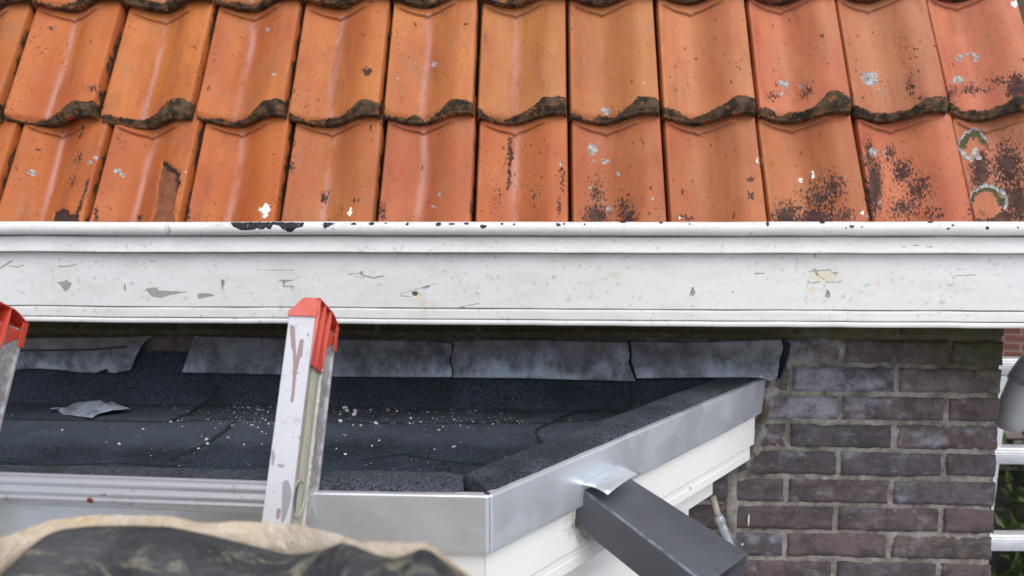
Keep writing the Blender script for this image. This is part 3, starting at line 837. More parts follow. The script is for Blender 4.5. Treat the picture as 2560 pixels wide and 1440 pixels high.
# ================================================================== brick house
house = empty('brick_house', (0, 1.69, 0), label='dark purplish brick house wall with pale mortar under the white gutter', cat='house')
YW = 1.69
XC_ = atY(2511, 827, YW)[0]
z0c = atY(2150, 843, YW)[2]
ch_ = (z0c - atY(2150, 1401, YW)[2]) / 8
BP, BJ = .2305, .0135
FX0 = -2.4
def wall_bricks():
    V, Fc, cols, ef, al, wh, fm = [], [], [], [], [], [], []
    off = 0
    NXB, NZB = 25, 9
    rg = np.random.default_rng(5)
    def brick(x0, x1, za, zb_, face='front', tone=None):
        nonlocal off
        us = np.concatenate([[0], np.linspace(.0, 1, NXB - 2), [1]])
        vs = np.concatenate([[0], np.linspace(.0, 1, NZB - 2), [1]])
        u, v = np.meshgrid(us, vs)
        X = x0 + (x1 - x0) * u
        Z = za + (zb_ - za) * v
        D = np.zeros(u.shape)
        edge = np.zeros(u.shape, bool)
        edge[0, :] = edge[-1, :] = edge[:, 0] = edge[:, -1] = True
        D[edge] = .022
        near = np.zeros(u.shape, bool)
        near[1, 1:-1] = near[-2, 1:-1] = near[1:-1, 1] = near[1:-1, -2] = True
        D[near] = .0022
        q = np.stack([X, Z, X * 0 + len(cols) * .0], -1)
        jx = vnoise(q, 45, 1) * .0022 + vnoise(q, 130, 6) * .0012
        jz = vnoise(q, 36, 9) * .0022 + vnoise(q, 120, 3) * .0014
        X = X + jx
        Z = Z + jz
        D = D + .0016 * vnoise(q, 26, 4) + rg.normal(0, .0010)
        if face == 'front': P = np.stack([X, YW + D, Z], -1)
        else: P = np.stack([XC_ - D, X, Z], -1)
        V.append(P.reshape(-1, 3))
        Fc.append(grid_faces(NZB, NXB, off))
        off += NXB * NZB
        n = NXB * NZB
        t = rg.random() if tone is None else tone
        base = np.array((.084, .068, .073)) * (1.15 + .5 * rg.random())
        if t > .72: base = np.array((.108, .086, .090)) * (.95 + .3 * rg.random())
        elif t < .25: base = np.array((.086, .082, .094)) * (.95 + .4 * rg.random())
        elif t < .45: base = np.array((.125, .108, .102)) * (.8 + .4 * rg.random())
        cols.append(np.tile(base, (n, 1)))
        px, py = proj(P)
        e = rg.random() ** 1.6 * .75 + .25 * np.clip(1 - 2.5 * u, 0, 1) * rg.random() + .05
        hot = .55 * np.clip(m_ell(px, py, 2060, 950, 160, 110), 0, 1) + .25 * np.clip(m_ell(px, py, 1990, 1090, 200, 120), 0, 1)
        ef.append(np.clip(.12 + e * .70 + hot * .70, 0, 1.0).reshape(-1))
        a = .95 * np.clip(m_ell(px, py, 2420, 860, 190, 70), 0, 1) + 1.5 * np.clip(1 - (py - 815) / 42, 0, 1) * (py > 700) + .35 * np.clip(m_ell(px, py, 2500, 900, 40, 140), 0, 1)  # algae at top right, plus a darker brown band below the gutter
        al.append(a.reshape(-1))
        w_ = np.maximum(m_ell(px, py, 1874, 1302, 4, 17, 1.1), m_ell(px, py, 1855, 1362, 3, 4, 1.1))
        wh.append(w_.reshape(-1))
        fm.append(np.zeros((NZB - 1) * (NXB - 1), int))
    k = -2
    while True:
        zt_ = z0c - (k - 1) * ch_ - BJ / 2 * .9
        zb_ = z0c - k * ch_ + BJ / 2 * .9
        if zb_ < .05: break
        x1 = XC_
        full = (k % 2 == 0)
        first = True
        while x1 > FX0:
            L = BP - BJ if (full or not first) else .106
            brick(x1 - L, x1, zb_ + rg.normal(0, .0008), zt_ + rg.normal(0, .0008))
            x1 -= L + BJ + rg.normal(0, .0012)
            first = False
        y = YW + .0235
        first = True
        while y < YW + 1.4:
            L = (BP - BJ) if ((not full) or not first) else .104
            brick(y, y + L - (.0235 if first else 0), zb_, zt_, 'side')
            y += L + BJ - (.0235 if first else 0)
            first = False
        k += 1
    # mortar bed behind
    zt0, zb0 = z0c + 2.6 * ch_, .0
    def bed(face):
        nonlocal off
        lo, hi = (FX0, XC_ - .003) if face == 'front' else (YW + .003, YW + 1.5)
        fine = np.linspace(zt0, z0c - 10 * ch_, 170)
        zz = np.concatenate([fine, np.linspace(z0c - 10.5 * ch_, zb0, 20)])
        xx = np.arange(lo, hi + .004, .004) if face == 'front' else np.linspace(lo, hi, 40)
        xx = np.minimum(xx, hi)
        X, Z = np.meshgrid(xx, zz)
        q = np.stack([X, Z, X * 0], -1)
        D = .0046 + .0030 * fbm(q, 48, 7) + .0022 * vnoise(q, 150, 2)
        if face == 'front':
            qx, qy = proj(np.stack([X, X * 0 + YW, Z], -1))
            D = D - .0085 * np.clip(m_line(qx + 9 * vnoise(q, 40, 3), qy, [(1935, 955), (1912, 1010), (1900, 1070), (1893, 1120), (1872, 1165), (1855, 1195)], 12), 0, 1) * (1 + .6 * vnoise(q, 60, 5))
        D[:, -1] = .010
        P = np.stack([X, YW + D, Z], -1) if face == 'front' else np.stack([XC_ - D, X, Z], -1)
        V.append(P.reshape(-1, 3))
        Fc.append(grid_faces(len(zz), len(xx), off, True))
        n = P.shape[0] * P.shape[1]
        off += n
        cols.append(np.zeros((n, 3)) + .2)
        px, py = proj(P)
        a = 1.1 * np.clip(m_ell(px, py, 2420, 860, 200, 80), 0, 1) + 1.6 * np.clip(1.3 - (py - 815) / 42, 0, 1) * (py > 700) + .6 * np.clip(1 - np.abs(px - 2495) / 60, 0, 1)  # mortar: algae at top right, darker brown in a band below the gutter
        a = np.maximum(a, 1.2 * m_ell(px, py, 1900, 1030, 26, 30))
        al.append(a.reshape(-1))
        ef.append(np.zeros(n))
        wh.append(np.maximum(m_ell(px, py, 1868, 1192, 6, 4), 0).reshape(-1))
        fm.append(np.ones((len(zz) - 1) * (len(xx) - 1), int))
    bed('front')
    bed('side')
    from_pydata('brick_wall', np.concatenate(V), np.concatenate(Fc), None, house, True, dict(bcol=np.concatenate(cols), efflo=np.concatenate(ef), algae_dark=np.concatenate(al), white=np.concatenate(wh)), [BRICK, MORTAR], np.concatenate(fm))
wall_bricks()
# cement joint running down beside the bay
p0, p1 = atY(1818, 1150, YW), atY(1847, 1150, YW)
zz = np.linspace(atY(1830, 1165, YW)[2], .0, 240)
uu_ = np.linspace(0, 1, 9)
U, Z = np.meshgrid(uu_, zz)
q = np.stack([U * .03, Z, U * 0], -1)
X = p0[0] + (p1[0] - p0[0]) * U + .0035 * vnoise(np.stack([Z, U * 2, U * 0], -1), 26, 5)
D = -.006 * np.sin(pi * U) ** .5 + .004 + .0022 * fbm(q, 60, 3)
sheet('cement_joint', np.stack([X, YW + D - .003, Z], -1), MORTAR, house, True, dict(algae_dark=0 * U))
# timber deck under the tiles and the rest of the house body
dk = MB()
o1 = NA - NV * .035 - SV * .05
dk.hexa([o1 + np.array([-1.5 - o1[0], 0, 0]), o1 + np.array([1.7 - o1[0], 0, 0]), o1 + np.array([1.7 - o1[0], 0, 0]) - NV * .03, o1 + np.array([-1.5 - o1[0], 0, 0]) - NV * .03] + [p + SV * 1.1 + np.array([0, .10, 0]) for p in (o1 + np.array([-1.5 - o1[0], 0, 0]), o1 + np.array([1.7 - o1[0], 0, 0]), o1 + np.array([1.7 - o1[0], 0, 0]) - NV * .03, o1 + np.array([-1.5 - o1[0], 0, 0]) - NV * .03)])
dk.build('roof_deck', WOOD, house)
bk = MB()
bk.box((FX0, YW + .03, 0), (XC_ - .03, YW + 1.4, H - .08))
bk.build('house_core', WOOD, house)

# ================================================================== bay with flat roof
zk = atY(1912, 950, 1.68)[2]
C0 = atZ(1225, 1247, zk)
C1 = atY(1912, 950, 1.68)
EX = (C1 - C0) * (1, 1, 0)
EL = np.linalg.norm(EX)
EX /= EL
EN = np.array([EX[1], -EX[0], 0])                 # outward from the canted face
UPV = np.array([0, 0, 1.])
bay = empty('bay_window', (C0[0] - .3, 1.3, 0), label='bay with black felt flat roof, bright aluminium edge strips and white boards', cat='bay')
XL = -1.25
zr = atY(1000, 1015, 1.66)[2]                      # roof level at the wall
KW = .088
# -- felt deck as one sheet, turned up against the wall
ys = np.concatenate([np.arange(C0[1] + .02, 1.60, .0042), np.linspace(1.60, 1.646, 14), np.linspace(1.648, 1.683, 46)])
xs = np.arange(XL, C1[0] + .06, .0042)
X, Y = np.meshgrid(xs, ys)
d_cant = -((X - C0[0]) * EN[0] + (Y - C0[1]) * EN[1])        # distance inside the canted edge
d_front = Y - C0[1]
din = np.minimum(d_cant, d_front)
Z = zr - .020 * sstep(1.50, 1.22, Y) + 0 * X
Z = Z + .0045 * fbm(np.stack([X, Y, 0 * X], -1), 5, 2) * sstep(1.66, 1.5, Y) + .0012 * fbm(np.stack([X, Y, 0 * X + 4], -1), 24, 8)
Z = Z - .006 * np.exp(-((Y - 1.33 - .02 * np.sin(X * 4)) / .05) ** 2)
up = sstep(1.652, 1.684, Y)
top_up = atY(1000, 884, 1.683)[2]
Z = Z + (top_up - zr) * np.clip((Y - 1.648) / .034, 0, 1) ** 1.4
Pq = np.stack([X, Y, Z], -1)
px, py = proj(Pq)
def side(pts, sgn=1):                       # >0 on one side of an image-measured lap line
    yy = np.interp(px, [p[0] for p in pts], [p[1] for p in pts])
    return (py - yy) * sgn
def lap(pts, x_lo, x_hi, hgt, sgn=1, wd=3.0):
    global Z
    s = side(pts, sgn)
    inx = sstep(x_lo - 6, x_lo + 6, px) * sstep(x_hi + 6, x_hi - 6, px)
    Z = Z + hgt * sstep(-wd, wd, s) * np.exp(-np.clip(s, 0, None) / 260) * inx
    return np.clip(1 - np.abs(s + 2) / 5.0, 0, 1) * inx
seam = lap([(-400, 1050), (0, 1050), (150, 1052), (420, 1058), (560, 1050), (800, 1055), (1000, 1062), (1340, 1060), (1500, 1052)], -500, 1500, .0016, 1) * .9
WRP, WRP2 = fbm(Pq, 30, 31), fbm(Pq, 22, 35)
def lap_line(pts, hgt, wd=3.2, left=1):
    """diagonal lap: step across a polyline"""
    global Z, seam
    m = m_line(px + 5 * WRP, py + 4 * WRP2, pts, wd * (1 + .5 * WRP2))
    seam = np.maximum(seam, np.clip(m * 1.15 - .1, 0, 1))
    for (x0, y0), (x1, y1) in zip(pts[:-1], pts[1:]):
        pass
    Z = Z - hgt * sstep(.2, .9, m)
lap_line([(545, 965), (538, 985), (515, 1005), (470, 1033), (430, 1052)], .004, 4.2)
lap_line([(588, 1056), (560, 1078), (520, 1105), (470, 1128), (430, 1145)], .005, 5)
lap_line([(1500, 1022), (1430, 1030), (1380, 1055), (1350, 1068), (1338, 1082), (1345, 1100), (1372, 1130)], .004, 4.0)
lap_line([(-60, 1140), (60, 1165), (300, 1155), (480, 1172)], .004, 3)
lap_line([(1100, 1150), (1130, 1185), (1135, 1200)], .005, 3.6)
lap_line([(905, 1150), (1000, 1135), (1090, 1150), (1170, 1160), (1240, 1168)], .003, 3)
lap_line([(1575, 955), (1578, 1010), (1560, 1030)], .003, 2.5)
lap_line([(1695, 985), (1760, 965)], .003, 2.5)
Pq = np.stack([X, Y, Z], -1)
dust = np.clip(m_ell(px, py, 700, 1075, 700, 45), 0, 1) * .9 + .5 * np.clip(m_ell(px, py, 1500, 1080, 300, 60), 0, 1) + .5 * np.clip(m_ell(px, py, 250, 1060, 350, 60), 0, 1) - .25 * sstep(1100, 1150, py)
sheet('roof_felt', Pq, FELT, bay, False, dict(seam=seam, dust=dust), keep=(din > .03))
# -- raised felt kerbs along the edge
def kerb(p_out, d, n_out, L, s0, s1, cut0=0.0, cut1=0.0, top=0.0):
    ss_ = np.linspace(s0, s1, int((s1 - s0) / .004) + 2)
    prof = [(-.002, -.012), (-.003, -.002), (-.006, .003), (-.014, .006), (-.03, .0075), (-.05, .0075), (-.066, .006), (-.078, .002), (-.086, -.006), (-.094, -.020), (-.104, -.034), (-.118, -.046), (-.135, -.058)]
    prof = np.array(prof)
    T = np.linspace(0, len(prof) - 1, 40)
    a = np.interp(T, np.arange(len(prof)), prof[:, 0])
    b = np.interp(T, np.arange(len(prof)), prof[:, 1])
    S, A = np.meshgrid(ss_, a)
    _, B = np.meshgrid(ss_, b)
    tt = (S - s0) / (s1 - s0)
    S2 = S + cut0 * A * (1 - tt) + cut1 * A * tt
    P = p_out + S2[..., None] * d + A[..., None] * n_out + (B + top)[..., None] * UPV
    nn = .0011 * fbm(P, 20, 3) + .0006 * vnoise(P, 150, 4)
    P = P + nn[..., None] * UPV + (.0015 * fbm(P, 20, 6))[..., None] * n_out
    # rolled down rounded ends
    e0 = sstep(.022, .0, S - s0) * .004 if s0 > -1 else 0
    e1 = sstep(.022, .0, s1 - S)
    P = P - ((e0 + e1 * .003))[..., None] * UPV
    lo_ = P[:, :1] - .05 * UPV, P[:, -1:] - .05 * UPV
    P = np.concatenate([lo_[0], P, lo_[1]], 1)
    return P, np.zeros(P.shape[:2])
Pk, sk = kerb(C0 + np.array([-.0, .004, 0]), np.array([1., 0, 0]), np.array([0, -1., 0]), 1, XL - C0[0], -.034, 0, .12, .0035)
sheet('edge_kerb', Pk, KERB, bay, False, dict(seam=sk, dust=sk))
Pk, sk = kerb(C0 - EN * .004, EX, EN, 1, .007, EL + .002, -.42, 0.0, .0035)
lapk = np.clip(1 - np.abs((Pk - C0) @ EX - .70) / .004, 0, 1)
sheet('edge_kerb', Pk, KERB, bay, False, dict(seam=lapk * .7, dust=sk))
# -- aluminium edge trims
def trim(p, d, n_out, s0, s1, h, name='edge_trim', slant=0.0, wav=.0012, hole=None):
    ss_ = np.linspace(s0, s1, int((s1 - s0) / .006) + 2)
    prof = np.array([(-.012, .0035), (-.007, .0035), (-.003, .0035), (-.0008, .003), (0, .0018), (0, -.004), (0, -.02), (0, -.04), (0, -.058), (0, -h + .004), (-.0005, -h + .0008), (-.003, -h), (-.010, -h)])
    T = np.linspace(0, len(prof) - 1, 49)
    a = np.interp(T, np.arange(len(prof)), prof[:, 0])
    b = np.interp(T, np.arange(len(prof)), prof[:, 1])
    S, A = np.meshgrid(ss_, a)
    _, B = np.meshgrid(ss_, b)
    tt = sstep(s1 - .04, s1, S)
    S = S + slant * B * tt
    P = p + S[..., None] * d + A[..., None] * n_out + B[..., None] * UPV
    q = np.stack([S, B * .6, S * 0 + s0], -1)
    P = P + (wav * vnoise(q, 9, 5) + wav * .35 * vnoise(q, 30, 2))[..., None] * n_out
    o = sheet(name, P, TRIM, bay, False)
    return solidify(o, .0012, 0)
trim(C0, np.array([1., 0, 0]), np.array([0, -1., 0]), XL - C0[0], -.0005, .0725)
trim(C0, EX, EN, .0006, EL + .006, .0725, slant=.25, wav=.0016)
# -- boards below the trims
def boards(p, d, n_out, s0, s1, lo_end, nm):
    # upper board, moulded strip, lower board: (offset in, z from, z to, end shortening)
    specs = [('fascia_board', -.010, -.060, -.142, 0.0), ('moulded_strip', -.0118, -.1425, -.172, .02), ('lower_board', -.052, -.1725, -.232, lo_end)]
    for name, ofs, za, zb_, cut in specs:
        e1 = s1 - cut
        ss_ = np.linspace(s0, e1, int((e1 - s0) / .006) + 2)
        if name == 'moulded_strip': pr = [(-.02, za), (0.0, za), (.0, za - .003), (.0, za - .010), (.0008, za - .012), (.0008, zb_ + .002), (-.001, zb_), (-.05, zb_)]
        else: pr = [(-.02, za), (0, za), (0, za - .02), (0, (za + zb_) / 2), (0, zb_ + .012), (0, zb_ + .002), (-.002, zb_), (-.06, zb_)]
        pr = np.array(pr)
        S, A = np.meshgrid(ss_, pr[:, 0] + ofs)
        _, B = np.meshgrid(ss_, pr[:, 1])
        P = p + (S + 0 * A)[..., None] * d + A[..., None] * n_out + B[..., None] * UPV
        px, py = proj(P)
        gr = np.clip(m_ell(px, py, 1462, 1318, 44, 34, 1.15), 0, 1) * (1 if nm else 0)
        gr = np.maximum(gr, .9 * m_line(px, py, [(1700, 1150), (1690, 1165)], 3) * 0)
        for q in ((1828, 1105, 3, 7), (1842, 1095, 3, 4), (1853, 1068, 3, 4), (1726, 1220, 3, 4)): gr = np.maximum(gr, m_ell(px, py, *q) if nm else 0)
        sheet(name, P, BOARD, bay, False, dict(grime=np.clip(gr, 0, 1)), smooth=False)
        cap = [P[i, -1] for i in range(1, len(pr) - 1)] + [P[-2, -1] - n_out * .045, P[1, -1] - n_out * .045]
        from_pydata('board_end', cap, [tuple(range(len(cap)))], BOARD, bay, False, dict(grime=np.zeros(len(cap))))
boards(C0, np.array([1., 0, 0]), np.array([0, -1., 0]), XL - C0[0], -.004, .0, False)
boards(C0, EX, EN, .003, EL - .026, .118, True)
# -- body below (window front of the bay)
bb = MB()
I0, I1 = C0 - EN * .085, C1 - EN * .085
zt_, zb_ = zk - .18, .0
bb.prism([(XL, C0[1] + .085, zt_), (I0[0] - .02, C0[1] + .085, zt_), (I1[0] - .12, 1.53, zt_), (I1[0] - .12, 1.70, zt_), (XL, 1.70, zt_)], (0, 0, -(zt_ - zb_)))
bb.build('window_front', BOARD, bay, attrs=lambda V: dict(grime=np.zeros(len(V))))
# -- torn felt tongue standing beside the last lead piece
tg = np.array([[atY(x + (0 if j else 0), y, 1.684 - .004 * i) for i, x in enumerate(np.linspace(a, b, 6))] for j, (y, a, b) in enumerate(((850, 1946, 1962), (860, 1945, 1975), (880, 1945, 1972), (905, 1943, 1966), (930, 1940, 1956), (945, 1938, 1948)))])
solidify(sheet('felt_upstand', tg, FELT, bay, True, dict(seam=np.zeros(tg.shape[:2]), dust=np.zeros(tg.shape[:2]))), .003)
# -- the tab of the trim folded out over the spout
a0, a1 = atP(1453, 1213, C0, EN), atP(1537, 1162, C0, EN)
tabp = np.zeros((8, 9, 3))
for i, t in enumerate(np.linspace(0, 1, 8)):
    for j, s in enumerate(np.linspace(0, 1, 9)):
        tabp[i, j] = a0 + (a1 - a0) * s + EN * (.046 * t) + UPV * (.004 * sin(pi * t) - .004 * t + .003 * sin(3 * s) * t)
solidify(sheet('trim_tab', tabp, TRIM, bay, True), .0014, 0)

# ================================================================== rainwater spout
spout = empty('rain_spout', (C0[0] + .2, C0[1] + .2, zk - .05), label='dark grey rectangular rain spout sticking out below the aluminium edge of the bay roof', cat='spout')
PR, PL = atP(1570, 1190, C0, EN), atP(1458, 1222, C0, EN)
QR = atP(1873, 1383, PR, EX)
dR = (QR - PR) / np.linalg.norm(QR - PR)
QLx = atP(1740, 1440, PL, EX)
dL = (QLx - PL) / np.linalg.norm(QLx - PL)
LR = np.linalg.norm(QR - PR)
PL = PL - dL * .03
PR = PR - dR * .03
dn = np.cross(PR - PL, dR)
dn = dn / np.linalg.norm(dn)
if dn[2] > 0: dn = -dn
hh = .056
QR_ = PR + dR * (LR + .03)
QL_ = PL + dL * (LR + .03)
rim = [PL, PR, PR + dn * hh, PL + dn * hh]
far = [QL_, QR_, QR_ + dn * hh, QL_ + dn * hh]
NS = 40
def loop(t, inset=0.0):
    c = [rim[i] * (1 - t) + far[i] * t for i in range(4)]
    m_ = sum(c) / 4
    out = []
    r_ = .004
    for i in range(4):
        a, b, n_ = c[i - 1], c[i], c[(i + 1) % 4]
        ua, un = (a - b) / np.linalg.norm(a - b), (n_ - b) / np.linalg.norm(n_ - b)
        b = b + (ua + un) * inset
        out += [b + ua * r_, b + (ua + un) * r_ * .3, b + un * r_]
    return np.array(out)
PP = [loop(t) for t in np.linspace(0, 1, NS)] + [loop(1.0, .0022), loop(.93, .0022), loop(.5, .0022)]
PP = np.array(PP)
PP = np.concatenate([PP, PP[:, :1]], 1)
PP[:NS] += (.0009 * fbm(PP[:NS], 18, 3))[..., None] * UPV
edg = np.zeros(PP.shape[:2])
edg[:, [1, 4, 7, 10]] = .8
sheet('spout_tube', PP, SPOUT, spout, True, dict(edge=edg))

# ================================================================== lead flashing
def curve(pts, x): return np.interp(x, [p[0] for p in pts], [p[1] for p in pts])
def lead(label, top, bot, xl_fn, xr_fn, flap=.006, seed=1, brown=0.3, crackl=None, Y0=1.672, pale=0.):
    nv, nu = 26, 160
    P = np.zeros((nv, nu, 3))
    for i, v in enumerate(np.linspace(0, 1, nv)):
        xl, xr = xl_fn(v), xr_fn(v)
        for j, u in enumerate(np.linspace(0, 1, nu)):
            x = xl + (xr - xl) * u
            yt, yb = curve(top, x), curve(bot, x)
            P[i, j] = (x, yt + (yb - yt) * v, v)
    px_, py_, vv = P[..., 0], P[..., 1], P[..., 2]
    q = np.stack([px_ / 200, vv * .6, px_ * 0 + seed], -1)
    Yo = Y0 - flap * vv ** 2 + (.0035 * fbm(q, 2.0, seed) + .0015 * fbm(q, 9, seed + 4)) * (0.3 + vv) - .004 * sstep(.12, 0, vv) * 0
    W = np.zeros_like(P)
    for i in range(nv):
        for j in range(nu): W[i, j] = atY(px_[i, j], py_[i, j], Yo[i, j])
    low = np.clip(vv * 1.05 + pale - .02, 0, 1.2) * (.72 + .5 * vnoise(q, 3, seed + 9))
    ck = 0 * vv
    for c_, wd in (crackl or []): ck = np.maximum(ck, m_line(px_, py_, c_, wd))
    o = sheet('lead_flashing', W, LEAD, None, True, dict(low=low, brown=brown * (1 - vv) + .15, crack=ck))
    solidify(o, .0022, 1)
    return tag(o, label, 'lead flashing', 'lead flashing strips on the wall')
lead('torn grey lead flashing strip with a ragged lower edge, left of the bare brick gap', [(-260, 846), (0, 846), (300, 842), (400, 838)], [(-260, 920), (40, 924), (100, 921), (150, 924), (200, 931), (240, 932), (262, 924), (268, 922), (272, 931), (285, 933), (325, 926), (331, 918), (345, 896), (352, 886), (370, 862), (390, 848), (400, 844)],
     lambda v: -250, lambda v: 392 - 62 * v, .008, 1, .75, [([(-250, 874), (100, 876), (230, 874), (320, 866)], 3)])
lead('dark grey lead flashing strip right of the bare brick gap, passing behind the ladder', [(450, 838), (700, 846), (1060, 852), (1128, 858)], [(450, 931), (700, 937), (850, 942), (1000, 943), (1128, 943)],
     lambda v: 486 - 30 * v, lambda v: 1128 + 3 * sin(v * 9), .010, 2, .35, [([(1060, 850), (1078, 862)], 1.5), ([(655, 848), (656, 862)], 1.5)])
lead('pale blue-grey streaked lead flashing piece between two dark cracks', [(1125, 852), (1300, 849), (1570, 856)], [(1125, 944), (1300, 945), (1450, 950), (1600, 954)],
     lambda v: 1131 + 3 * sin(v * 9), lambda v: curve([(0, 1569), (.35, 1574), (.5, 1570), (1, 1589)], v), .011, 3, .55, pale=.30)
lead('grey lead flashing end piece with a curled tip beside the bare bricks', [(1565, 852), (1700, 856), (1850, 852), (1930, 849), (1960, 849)], [(1565, 948), (1600, 946), (1700, 945), (1800, 944), (1885, 944), (1910, 946), (1925, 953), (1940, 945), (1960, 925)],
     lambda v: curve([(0, 1575), (.35, 1580), (.5, 1577), (1, 1592)], v), lambda v: 1952 + 5 * sin(v * 7) - 12 * max(0, v - .75) * 4, .016, 4, .3)
# loose scrap of lead on the roof
sp_out = [(125, 1023), (165, 1018), (190, 1005), (225, 1002), (252, 1000), (264, 1008), (280, 1003), (300, 1013), (325, 1021)]
sp_bot = [(125, 1024), (150, 1030), (158, 1036), (175, 1036), (205, 1041), (230, 1044), (248, 1032), (285, 1023), (325, 1023)]
NU_, NV_ = 50, 14
S_ = np.zeros((NV_, NU_, 3))
for i, v in enumerate(np.linspace(0, 1, NV_)):
    for j, x in enumerate(np.linspace(126, 324, NU_)):
        yt, yb = curve(sp_out, x), curve(sp_bot, x)
        yy = yt + (yb - yt) * v
        hz = .004 + .012 * np.exp(-((x - 270) / 40) ** 2) + .005 * (1 - v) + .003 * sin(x * .06 + v * 2)
        S_[i, j] = atZ(x, yy, zr + hz)
sc_o = solidify(sheet('lead_scrap', S_, LEAD, None, True, dict(low=np.full((NV_, NU_), .80), brown=np.zeros((NV_, NU_)), crack=np.zeros((NV_, NU_)))), .0018)
tag(sc_o, 'crumpled pale grey scrap of lead lying loose on the black felt roof', 'metal scrap')

# ================================================================== pebbles and grit on the flat roof
def roofz(x, y):
    iy = min(range(len(ys)), key=lambda i: abs(ys[i] - y))
    ix = min(range(len(xs)), key=lambda i: abs(xs[i] - x))
    return Pq[iy, ix, 2]
ico = bmesh.new()
bmesh.ops.create_icosphere(ico, subdivisions=1, radius=1)
ICO_V = np.array([v.co[:] for v in ico.verts])
ICO_F = [tuple(v.index for v in f.verts) for f in ico.faces]
ico.free()
def stone_mesh(seed):
    v = ICO_V * (1 + .45 * vnoise(ICO_V, 1.6, seed))[:, None] + .12 * np.sign(ICO_V) * np.abs(ICO_V) ** 3
    v[:, 2] *= .65
    me = bpy.data.meshes.new('pebble')
    me.from_pydata(v.tolist(), [], ICO_F)
    me.materials.append(PEBBLE)
    return me
SM = [stone_mesh(s) for s in range(5)]
PEB = [(849, 1018, 7.5), (861, 1023, 8.5), (868, 1029, 6), (886, 1020, 8), (888, 1029, 6), (1026, 1021, 5.5), (940, 1063, 7), (902, 1066, 3.5), (883, 1065, 3), (927, 1022, 3), (992, 1029, 3), (1082, 1022, 2.5), (1098, 1020, 3), (864, 1088, 3), (948, 1101, 3), (930, 1132, 3), (864, 1145, 4.5), (841, 1131, 2.5), (949, 1180, 2.5), (1134, 1129, 4), (1096, 1074, 2.5), (1108, 1068, 3), (1232, 1063, 3), (630, 1065, 4), (657, 1047, 3.5), (665, 1050, 3), (655, 1079, 2.5), (611, 1118, 3), (427, 1059, 4), (358, 1072, 4), (517, 1099, 4.5), (519, 1116, 4.5), (497, 1131, 3.5), (298, 1120, 4), (448, 1184, 4.5), (570, 1094, 4), (267, 1114, 3), (156, 1075, 4), (580, 1061, 3.5), (672, 1062, 4), (648, 1025, 3), (676, 1020, 3), (640, 1036, 2.5)]
peb_n = 0
for (a, b, r) in PEB:
    p = atZ(a, b, zr - .005)
    z_ = roofz(p[0], p[1])
    p = atZ(a, b, z_)
    o = bpy.data.objects.new('pebble', SM[peb_n % 5])
    COL.objects.link(o)
    o.location = (p[0], p[1], roofz(p[0], p[1]) + r * .0004)
    o.rotation_euler = (random.uniform(-.4, .4), random.uniform(-.4, .4), random.uniform(0, 6))
    o.scale = [r * .0007 * random.uniform(.8, 1.3) for _ in range(3)]
    tag(o, 'small pale pebble lying on the black felt roof', 'pebble', 'pale pebbles scattered on the felt roof')
    peb_n += 1
p = atZ(971, 1030, zr - .003)
cm = SM[2].copy()
cm.materials[0] = CRUMB
o = bpy.data.objects.new('brick_crumb', cm)
COL.objects.link(o)
o.location = (p[0], p[1], roofz(p[0], p[1]) + .0015)
o.scale = (.004, .0035, .0035)
tag(o, 'tiny orange brick crumb among the pale grit on the felt roof', 'brick crumb')
GV, GF = [], []
OCT = np.array([(1, 0, 0), (0, 1, 0), (-1, 0, 0), (0, -1, 0), (0, 0, .8), (0, 0, -.5)])
OF = [(0, 1, 4), (1, 2, 4), (2, 3, 4), (3, 0, 4), (1, 0, 5), (2, 1, 5), (3, 2, 5), (0, 3, 5)]
rg = np.random.default_rng(3)
for i in range(1500):
    if i < 1100:
        a, b = rg.normal(640, 60) if i < 200 else rg.uniform(430, 1320), rg.normal(1024 if rg.random() < .6 else 1058, 9)
    else:
        a, b = rg.uniform(0, 1500), rg.uniform(1015, 1180)
        if rg.random() < .5: a = rg.uniform(400, 1300)
    p = atZ(a, b, zr - .004)
    if p[1] > 1.645 or p[1] < C0[1] + .13: continue
    r = rg.gamma(1.1, .00042) + .00025
    r = min(r, .0026)
    v = OCT * r * rg.uniform(.7, 1.3, (6, 1))
    an = rg.uniform(0, 6)
    v = v @ np.array([[cos(an), sin(an), 0], [-sin(an), cos(an), 0], [0, 0, 1]])
    bse = len(GV)
    GV += (v + [p[0], p[1], roofz(p[0], p[1]) + r * .4]).tolist()
    GF += [tuple(bse + q for q in f) for f in OF]
gr_ = from_pydata('grit', GV, GF, GRIT, None, False)
tag(gr_, kind='stuff')

# ================================================================== ladder with red caps
LA = ray(1510, -5100)
LA /= np.linalg.norm(LA)
r0 = np.array([cos(radians(3.2)), -sin(radians(3.2)), -.012])
LRr = r0 - LA * np.dot(LA, r0)
LRr /= np.linalg.norm(LRr)
LB = np.cross(LA, LRr)
LB /= np.linalg.norm(LB)
if LB[1] < 0: LB = -LB
YA = .905
W_, D_, WEB = .0335, .088, .0042
A0 = atY(698, 980, YA)                              # front flange, left edge of the right rail
def lp(r, b, a, base): return base + LRr * r + LB * b + LA * a
# how far up from A0 to the rail top
def a_of(py, base, r=0, b=0):
    lo, hi = -3., 2.
    for _ in range(50):
        mid = (lo + hi) / 2
        if proj(lp(r, b, mid, base))[1] > py: lo = mid
        else: hi = mid
    return lo
aT = a_of(790, A0)
